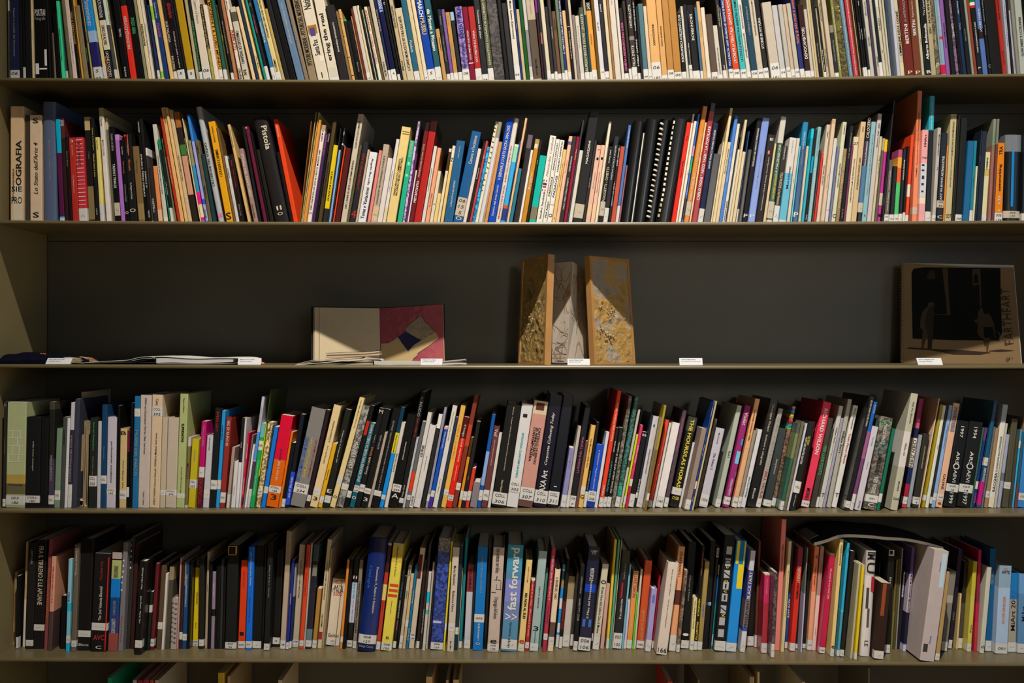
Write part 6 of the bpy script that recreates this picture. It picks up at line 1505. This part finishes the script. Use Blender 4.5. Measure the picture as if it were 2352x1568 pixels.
# papers in front of it
def rib(name, pts, th, d0, d1, col, mat, e_, org_): return ribbon(name, [(x/5.345+660, y/5.345+660) for x, y in pts], th, d0, d1, col, mat, e_, org_)
def stack(nm, org_px, lab, cat, layers):
    o = P(org_px, 838, .02); o.z = szd(org_px); e_ = empty(nm, o, lab, cat, 'papers in front of the art book')
    for l in layers: rib(l[0], l[1], l[2], l[3], l[4], l[5], l[6], e_, o)
stack('curved_catalogue', 870, 'pale catalogue bent open, its fold curling at the middle of the paper pile', 'book',
      [('upper_leaf', [(90, 948), (300, 930), (600, 905), (900, 874), (1040, 868), (1140, 878), (1155, 905), (1090, 898)], .0014, .014, .062, (.62, .6, .56), 0),
       ('under_leaf', [(130, 952), (400, 934), (700, 912), (950, 890), (1080, 896)], .001, .016, .062, (.05, .05, .055), 0),
       ('page_block', [(1065, 897), (1200, 905), (1400, 905), (1635, 909)], lambda t: .0092-.0015*t, .012, .062, (.58, .55, .5), 1)])
stack('paper_sheets', 700, 'fan of cream sheets at the left foot of the open pink art book', 'paper',
      [('paper_sheet', [(120, 935), (300, 893), (480, 878), (900, 852), (905, 866)], .001, .03, .07, (.5, .42, .3), 0),
       ('paper_sheet', [(100, 945), (310, 910), (500, 895), (900, 868)], .001, .026, .068, (.45, .38, .28), 0),
       ('paper_sheet', [(520, 952), (800, 925), (1050, 905)], lambda t: .0008+.007*t, .02, .06, (.52, .44, .32), 0)])
stack('torn_booklet', 808, 'small booklet with rough torn page edges on top of the paper pile', 'book',
      [('top_cover', [(470, 805), (700, 795), (950, 786), (1060, 780), (1134, 766)], .0008, .02, .066, (.04, .035, .03), 0),
       ('torn_page', [(475, 812), (700, 804), (950, 795), (1130, 778)], .0030, .019, .065, (.62, .5, .36), 1),
       ('torn_page', [(480, 829), (700, 822), (950, 812), (1132, 800)], .0032, .021, .065, (.55, .4, .26), 1),
       ('torn_page', [(478, 845), (700, 838), (950, 826), (1132, 818)], .0026, .0195, .065, (.6, .48, .34), 1),
       ('bottom_cover', [(470, 858), (700, 852), (950, 842), (1132, 834)], .0008, .02, .066, (.04, .035, .03), 0)])
stack('loose_pages', 1045, 'short stack of splayed pages sticking out right of the pink page', 'paper',
      [('paper_sheet', [(1640, 922), (1905, 905), (2050, 893), (2190, 878)], .0022, .03, .068, (.5, .46, .4), 0),
       ('paper_sheet', [(1640, 932), (1905, 921), (2050, 910), (2192, 895)], .0014, .032, .068, (.58, .54, .47), 0),
       ('paper_sheet', [(1640, 940), (1905, 932), (2100, 922), (2196, 926)], .0020, .030, .068, (.55, .5, .44), 0),
       ('paper_sheet', [(1640, 948), (1905, 942), (2100, 934), (2198, 938)], .0016, .028, .068, (.6, .56, .5), 0)])

# folding artwork: two framed textured wings and a pleated stitched paper between them
def T(px, py, d): return P(px/4.9+1170, py/4.9+570, d)
org = P(1325, 838, .06); org.z = szd(1325)
e = empty('folding_artwork', org, 'standing folding artwork with two gold textured wooden wings and pleated white paper', 'artwork')
M_EARTH1 = paint_mat('gold_earth_crust', [(.07, .05, .02), (.24, .17, .06), (.48, .3, .09), (.3, .2, .07), (.34, .29, .22)], 22, 1.3, 1.0)
M_EARTH2 = paint_mat('ochre_earth_wash', [(.17, .12, .06), (.34, .20, .06), (.46, .27, .07), (.36, .29, .2), (.3, .27, .24), (.5, .3, .09)], 13, 4.4, .8)
WOOD = (.46, .235, .075)
def wing(fr, side_first, M, nm, cut):
    # fr: four front corners (bl, br, tr, tl) as points; back is the panel thickness away
    n = (fr[1]-fr[0]).cross(fr[3]-fr[0]).normalized()
    if n.y < 0: n = -n
    return n
def wingbox(c, dpt, M, thick, name):
    fr = [T(x, y, d) for (x, y), d in zip(c, dpt)]; n = (fr[1]-fr[0]).cross(fr[3]-fr[0]).normalized()
    if n.y < 0: n = -n
    th = n*thick; bl, br, tr, tl = fr
    w = e
    fb = MB(); fw = .05
    L_ = lambda a, b, t: a+(b-a)*t
    inset = [L_(L_(bl, br, fw), L_(tl, tr, fw), .018), L_(L_(bl, br, 1-fw), L_(tl, tr, 1-fw), .018), L_(L_(bl, br, 1-fw), L_(tl, tr, 1-fw), .982), L_(L_(bl, br, fw), L_(tl, tr, fw), .982)]
    for a, b in ((0, 1), (1, 2), (2, 3), (3, 0)):
        mbx = MB(); mbx.hexa([fr[a], fr[b], inset[b], inset[a], fr[a]+th, fr[b]+th, inset[b]+th, inset[a]+th], WOOD, 6); mbx.build('frame_strip', IM, e, org)
    # textured panel as a displaced grid
    nx, nz = 44, 100; mp = MB(); off = n*.0022
    for j in range(nz+1):
        for i in range(nx+1):
            q = L_(L_(inset[0], inset[1], i/nx), L_(inset[3], inset[2], i/nx), j/nz)
            ed = min(i, nx-i, j, nz-j) > 0
            r_ = noise.fractal(q*70+Vector((len(name), 0, 0)), .8, 2.1, 6)
            amp = .0030 if j/nz < .6 else .0010
            mp.v.append(tuple(q+off-(n*max(r_, -.2)*amp if ed else Vector((0, 0, 0)))))
    for j in range(nz):
        for i in range(nx): k = j*(nx+1)+i; mp.f.append((k, k+1, k+nx+2, k+nx+1)); mp.c.append((.4, .3, .1)); mp.m.append(0)
    po = mp.build(name, [M], e, org)
    for q_ in po.data.polygons: q_.use_smooth = True
    mbk = MB(); mbk.hexa([q+th*.75 for q in inset]+[q+th*.95 for q in inset], (.3, .16, .06), 6); mbk.build('back_board', IM, e, org)
    return fr, n, inset
zt = .012
fl, nl, il = wingbox([(97, 1297), (395, 1309), (437, 66), (140, 130)], [.195, .062, .062+zt, .195+zt], M_EARTH1, .017, 'crusted_gold_panel')
fr_, nr, ir = wingbox([(960, 1308), (1420, 1300), (1345, 124), (900, 84)], [.078, .165, .165+zt, .078+zt], M_EARTH2, .017, 'washed_gold_panel')
# pebbles glued on the panels
rg = random.Random(5)
def pebble(q, r):
    mb = MB(); vs = []
    for j in range(5):
        a = math.pi*j/4
        for i in range(7): b_ = 2*math.pi*i/7; rr_ = r*(1+rg.uniform(-.18, .18)); vs.append((q.x+rr_*math.sin(a)*math.cos(b_), q.y+rr_*.8*math.sin(a)*math.sin(b_), q.z+rr_*math.cos(a)))
    fs = [(j*7+i, j*7+(i+1) % 7, (j+1)*7+(i+1) % 7, (j+1)*7+i) for j in range(4) for i in range(7)]
    mb.add(vs, fs, rg.choice([(.45, .32, .18), (.38, .26, .13), (.52, .42, .3)]), 0); o_ = mb.build('pebble', IM, e, org)
    for p_ in o_.data.polygons: p_.use_smooth = True
def onpanel(ins, u_, v_, n_): return (ins[0]+(ins[1]-ins[0])*u_)*(1-v_)+(ins[3]+(ins[2]-ins[3])*u_)*v_-n_*.0012
for cx, cy, sp, cnt, rad in ((.20, .55, .035, 4, .0022), (.47, .50, .07, 16, .0019), (.13, .31, .05, 7, .0028), (.32, .25, .06, 16, .0026), (.42, .66, .03, 4, .0015), (.38, .43, .03, 3, .002)):
    for i in range(cnt): pebble(onpanel(ir, min(max(cx+rg.gauss(0, sp), .04), .95), cy+rg.gauss(0, sp*.45), nr), rad*rg.uniform(.6, 1.25))
for cx, cy, sp, cnt, rad in ((.45, .40, .05, 6, .0022), (.75, .53, .06, 6, .0018), (.35, .28, .1, 8, .0018)):
    for i in range(cnt): pebble(onpanel(il, min(max(cx+rg.gauss(0, sp), .06), .94), cy+rg.gauss(0, sp*.5), nl), rad*rg.uniform(.6, 1.2))
# pleated paper
PL = [[(475, 1284), (505, 165), .165, .172], [(650, 1288), (712, 150), .108, .118], [(885, 1270), (840, 232), .205, .212], [(960, 1276), (925, 200), .150, .158]]
for i in range(3):
    a, b = PL[i], PL[i+1]; f = [T(*a[0], a[2]), T(*b[0], b[2]), T(*b[1], b[3]), T(*a[1], a[3])]
    mb = MB(); mb.hexa(f+[q+Vector((0, .0009, 0)) for q in f], (.68, .6, .5), 0); mb.build('paper_pleat', IM, e, org)
mb = MB(); q0 = P(1270, 838, .11); q1 = P(1350, 838, .11); mb.box(q0.x, q1.x, Z0+.112, Z0+.22, szd(1310)+.0004, szd(1310)+.0038, (.02, .018, .015), 6); mb.build('base_strip', IM, e, org)
# brown stitched loops on two pleats
for pl in (0, 1):
    a, b = PL[pl], PL[pl+1]; f = [T(*a[0], a[2]), T(*b[0], b[2]), T(*b[1], b[3]), T(*a[1], a[3])]
    nn = (f[1]-f[0]).cross(f[3]-f[0]).normalized(); nn = -nn if nn.y > 0 else nn
    for j in range(13):
        pts = []; cx, cy = rg.uniform(.15, .85), rg.uniform(.04, .9); a1, a2, p1, p2 = rg.uniform(.12, .42), rg.uniform(.02, .11), rg.uniform(0, 6), rg.uniform(0, 6); k1, k2 = rg.choice([1, 1, 2]), rg.choice([1, 2, 3])
        for s_ in range(26):
            t = s_/25*6.283*rg_ if (rg_ := .8) else 0
            u_ = min(max(cx+a1*math.sin(k1*t+p1), .03), .97); v_ = min(max(cy+a2*math.cos(k2*t+p2)+.02*math.sin(3*t), .015), .985)
            pts.append((f[0]+(f[1]-f[0])*u_)*(1-v_)+(f[3]+(f[2]-f[3])*u_)*v_+nn*.0005)
        mb = MB(); mb.tube(pts, .0003, (.34, .19, .1), 3, 4); mb.build('stitched_thread', IM, e, org)
    for v_ in ((.05, .09, .2) if pl == 0 else (.06,)):
        for s_ in range(12 if pl == 0 else 0):
            u0 = .04+.075*s_; q = lambda u_: (f[0]+(f[1]-f[0])*u_)*(1-v_)+(f[3]+(f[2]-f[3])*u_)*v_+nn*.0004
            if s_ == 0: mbd = MB()
            mbd.tube([q(u0), q(u0+.05)], .0003, (.3, .15, .07), 3, 4)
            if s_ == 11: mbd.build('stitched_thread', IM, e, org)

# spiral bound kraft calendar
def K(px, py, d=0): return P(px/5.6+2030, (py-max(py-600, 0)*.018)/5.6+580, d)
org = P(2205, 838, .05); org.z = szd(2205)
e = empty('wall_calendar', org, 'big spiral bound kraft calendar with two dark printed figures, lettered EARTHEART', 'calendar')
KC = (.235, .15, .07)
def kd(px, py): v = (1440-py)/1290; t = (px-225)/1550; return .238-.052*t+.012*v
def kshape(name, pts, lift, col, mat=2, dy=.0003):
    mb = MB(); mb.poly([K(x, y, kd(x, y)-lift) for x, y in pts], dy, col, mat); return mb.build(name, IM, e, org)
f = [(222, 1438), (1778, 1440), (1674, 160), (238, 132)]
mb = MB(); p = [K(x, y, kd(x, y)+.003) for x, y in f]; mb.hexa(p+[q+Vector((0, .006, 0)) for q in p], (.5, .5, .46), 1); mb.build('page_block', IM, e, org)
kshape('kraft_cover', [(225, 1438), (1768, 1440), (1670, 196), (1100, 186), (700, 160), (238, 134)], 0, KC, 4, .0012)
BLK = (.005, .005, .005); DK = (.065, .042, .02); DK2 = (.03, .02, .012)
kshape('picture_ground', [(372, 1115), (362, 700), (358, 260), (385, 205), (520, 190), (800, 192), (1130, 196), (1500, 200), (1502, 540), (1515, 860), (1520, 1045), (1470, 1140), (900, 1135)], .0008, BLK)
kshape('printed_tower', [(752, 200), (822, 200), (838, 600), (858, 805), (815, 805), (800, 600), (770, 370)], .0013, DK)
kshape('printed_tower', [(1140, 210), (1240, 210), (1256, 690), (1236, 690), (1228, 400), (1160, 425), (1143, 400)], .0013, DK)
kshape('printed_arch', [(1155, 395), (1160, 300), (1185, 262), (1212, 300), (1218, 390)], .0016, BLK)
kshape('printed_house', [(545, 330), (585, 230), (650, 225), (665, 330), (600, 345)], .0013, DK2)
kshape('printed_line', [(650, 795), (855, 800), (855, 808), (650, 803)], .0015, DK)
kshape('printed_figure', [(490, 1235), (495, 1130), (500, 1000), (465, 965), (472, 860), (490, 780), (530, 720), (565, 695), (570, 650), (605, 632), (650, 650), (652, 690), (642, 760), (640, 900), (635, 1060), (622, 1150), (615, 1258), (568, 1255), (572, 1110), (540, 1130), (520, 1200), (520, 1237)], .0018, DK)
kshape('printed_shade', [(568, 1250), (575, 1100), (530, 900), (575, 720), (640, 670), (650, 720), (640, 900), (635, 1060), (622, 1150), (614, 1250)], .0023, (.03, .02, .012))
kshape('printed_figure', [(1240, 1100), (1205, 1045), (1208, 920), (1165, 890), (1165, 865), (1205, 860), (1215, 760), (1250, 700), (1272, 730), (1290, 790), (1345, 785), (1385, 830), (1420, 930), (1430, 1020), (1440, 1120), (1370, 1120), (1350, 1200), (1335, 1282), (1322, 1282), (1318, 1180), (1300, 1225), (1285, 1120)], .0018, DK)
kshape('printed_shade', [(1285, 960), (1400, 960), (1432, 1120), (1290, 1100)], .0023, BLK)
kshape('printed_shade', [(1440, 1010), (1500, 1040), (1490, 1140), (1470, 1140), (1485, 1060)], .0023, DK)
kshape('printed_shadow', [(290, 1245), (330, 1228), (700, 1255), (1000, 1265), (1380, 1295), (1240, 1322), (900, 1320), (620, 1270)], .0013, (.035, .024, .014))
kshape('printed_shadow', [(1340, 1275), (1500, 1255), (1680, 1268), (1500, 1285)], .0013, (.035, .024, .014))
tm = MB(); d = kd(1600, 820)-.0015; C = K(1592, 822, d); up = (K(1530, 430, kd(1530, 430))-K(1590, 1215, kd(1590, 1215))).normalized()
put_text(tm, ('EARTHEART', 0, 0), C, up, Vector((-1, 0, 0)), .138, .024, (.06, .04, .022), 2, (.3, 2))
put_text(tm, ("GP '12", .01, .3), K(1628, 1385, kd(1628, 1385)-.001), Vector((1, 0, 0)), Vector((0, 0, 1)), .021, .010, (.02, .02, .02), 2)
tm.build('printed_lettering', IM, e, org)
for i in range(36):
    y_ = 165+i*35.5; mb = MB(); q = K(262, y_, kd(262, y_)-.0015); x0 = K(214, y_, kd(214, y_)).x
    pts = [q+Vector((0, 0, 0)), q+Vector((-.003, -.0025, .0006)), Vector((x0, q.y-.001, q.z+.0012)), Vector((x0-.0015, q.y+.006, q.z+.0008)), Vector((x0+.001, q.y+.012, q.z)), Vector((q.x, q.y+.0125, q.z))]
    mb.tube(pts, .0006, (.28, .22, .12), 5, 5); mb.build('wire_loop', IM, e, org)

# magazine bent over the tops of the books on the lowest full shelf
org = P(2020, 1240, .12)
e = empty('bent_magazine', org, 'thick magazine lying bent across the tops of the books at the lower right', 'magazine')
def K5(x, y): return (x/4.613+1820, y/4.613+1188.8)
cv = [(230, 262), (350, 232), (480, 186), (600, 175), (800, 184), (1000, 204), (1200, 217), (1400, 255), (1560, 298), (1600, 310)]
ribbon('page_block', [K5(*p) for p in cv], lambda t: .0062+.0012*(1-t), .055, .24, (.6, .57, .52), 1, e, org)
ribbon('cover', [K5(x, y-5) for x, y in cv], .0008, .053, .242, (.025, .025, .025), 0, e, org)
ribbon('curled_corner', [K5(*p) for p in [(275, 183), (215, 208), (180, 240), (200, 272), (235, 285)]], .0009, .054, .16, (.2, .2, .19), 0, e, org)

# buff paper folder bulging between the books below the artworks
def R4(x, y, d=0): return P(x/4.899, y/4.899+870, d)
org = P(187, 1166, .06); org.z = shelf_z(4, (187-CX)/F*Z0)
e = empty('paper_folder', org, 'buff paper folder with crumpled sheets looping at its foot, left on the lower shelf', 'folder')
zmin = org.z+.0006
def sheet(pts, d0, d1, col, th=.0007, name='folded_sheet'):
    P_ = []
    for i in range(len(pts)-1):
        p0 = pts[max(i-1, 0)]; p1 = pts[i]; p2 = pts[i+1]; p3 = pts[min(i+2, len(pts)-1)]
        for s_ in range(5):
            t = s_/5; P_.append([.5*((2*p1[k])+(-p0[k]+p2[k])*t+(2*p0[k]-5*p1[k]+4*p2[k]-p3[k])*t*t+(-p0[k]+3*p1[k]-3*p2[k]+p3[k])*t**3) for k in (0, 1)])
    P_.append(list(pts[-1])); a = [R4(x, y, d0) for x, y in P_]; a = [(v.x, max(v.z, zmin)) for v in a]; b_ = []
    for i in range(len(a)):
        q0 = a[max(i-1, 0)]; q1 = a[min(i+1, len(a)-1)]; dx, dz = q1[0]-q0[0], q1[1]-q0[1]; l = math.hypot(dx, dz) or 1
        b_.append((a[i][0]-dz/l*th, a[i][1]+dx/l*th))
    mb = MB(); mb.strip(a, b_, Z0+d0, Z0+d1, col, 0); mb.build(name, IM, e, org)
BUF = (.56, .43, .26)
sheet([(918, 150), (910, 480), (902, 800), (885, 1150), (874, 1330), (878, 1420), (902, 1450), (928, 1438), (938, 1370)], .055, .24, BUF)
sheet([(925, 480), (915, 800), (900, 1150), (884, 1300), (900, 1362), (925, 1375)], .05, .2, (.6, .46, .28))
sheet([(950, 470), (948, 700), (938, 1100), (932, 1330), (930, 1380)], .058, .2, (.5, .38, .22))
sheet([(962, 480), (962, 900), (948, 1250), (944, 1420), (960, 1452), (980, 1445), (984, 1380), (980, 1000), (972, 640)], .052, .2, (.58, .45, .28))
sheet([(992, 600), (990, 1000), (985, 1300), (980, 1430)], .056, .2, (.52, .4, .24))
mb = MB(); f = [R4(908, 500, .056), R4(960, 470, .10), R4(985, 180, .23), R4(922, 142, .056)]; mb.hexa(f+[q+Vector((-.0008, .0004, 0)) for q in f], (.6, .5, .36), 0); mb.build('folder_flap', IM, e, org)
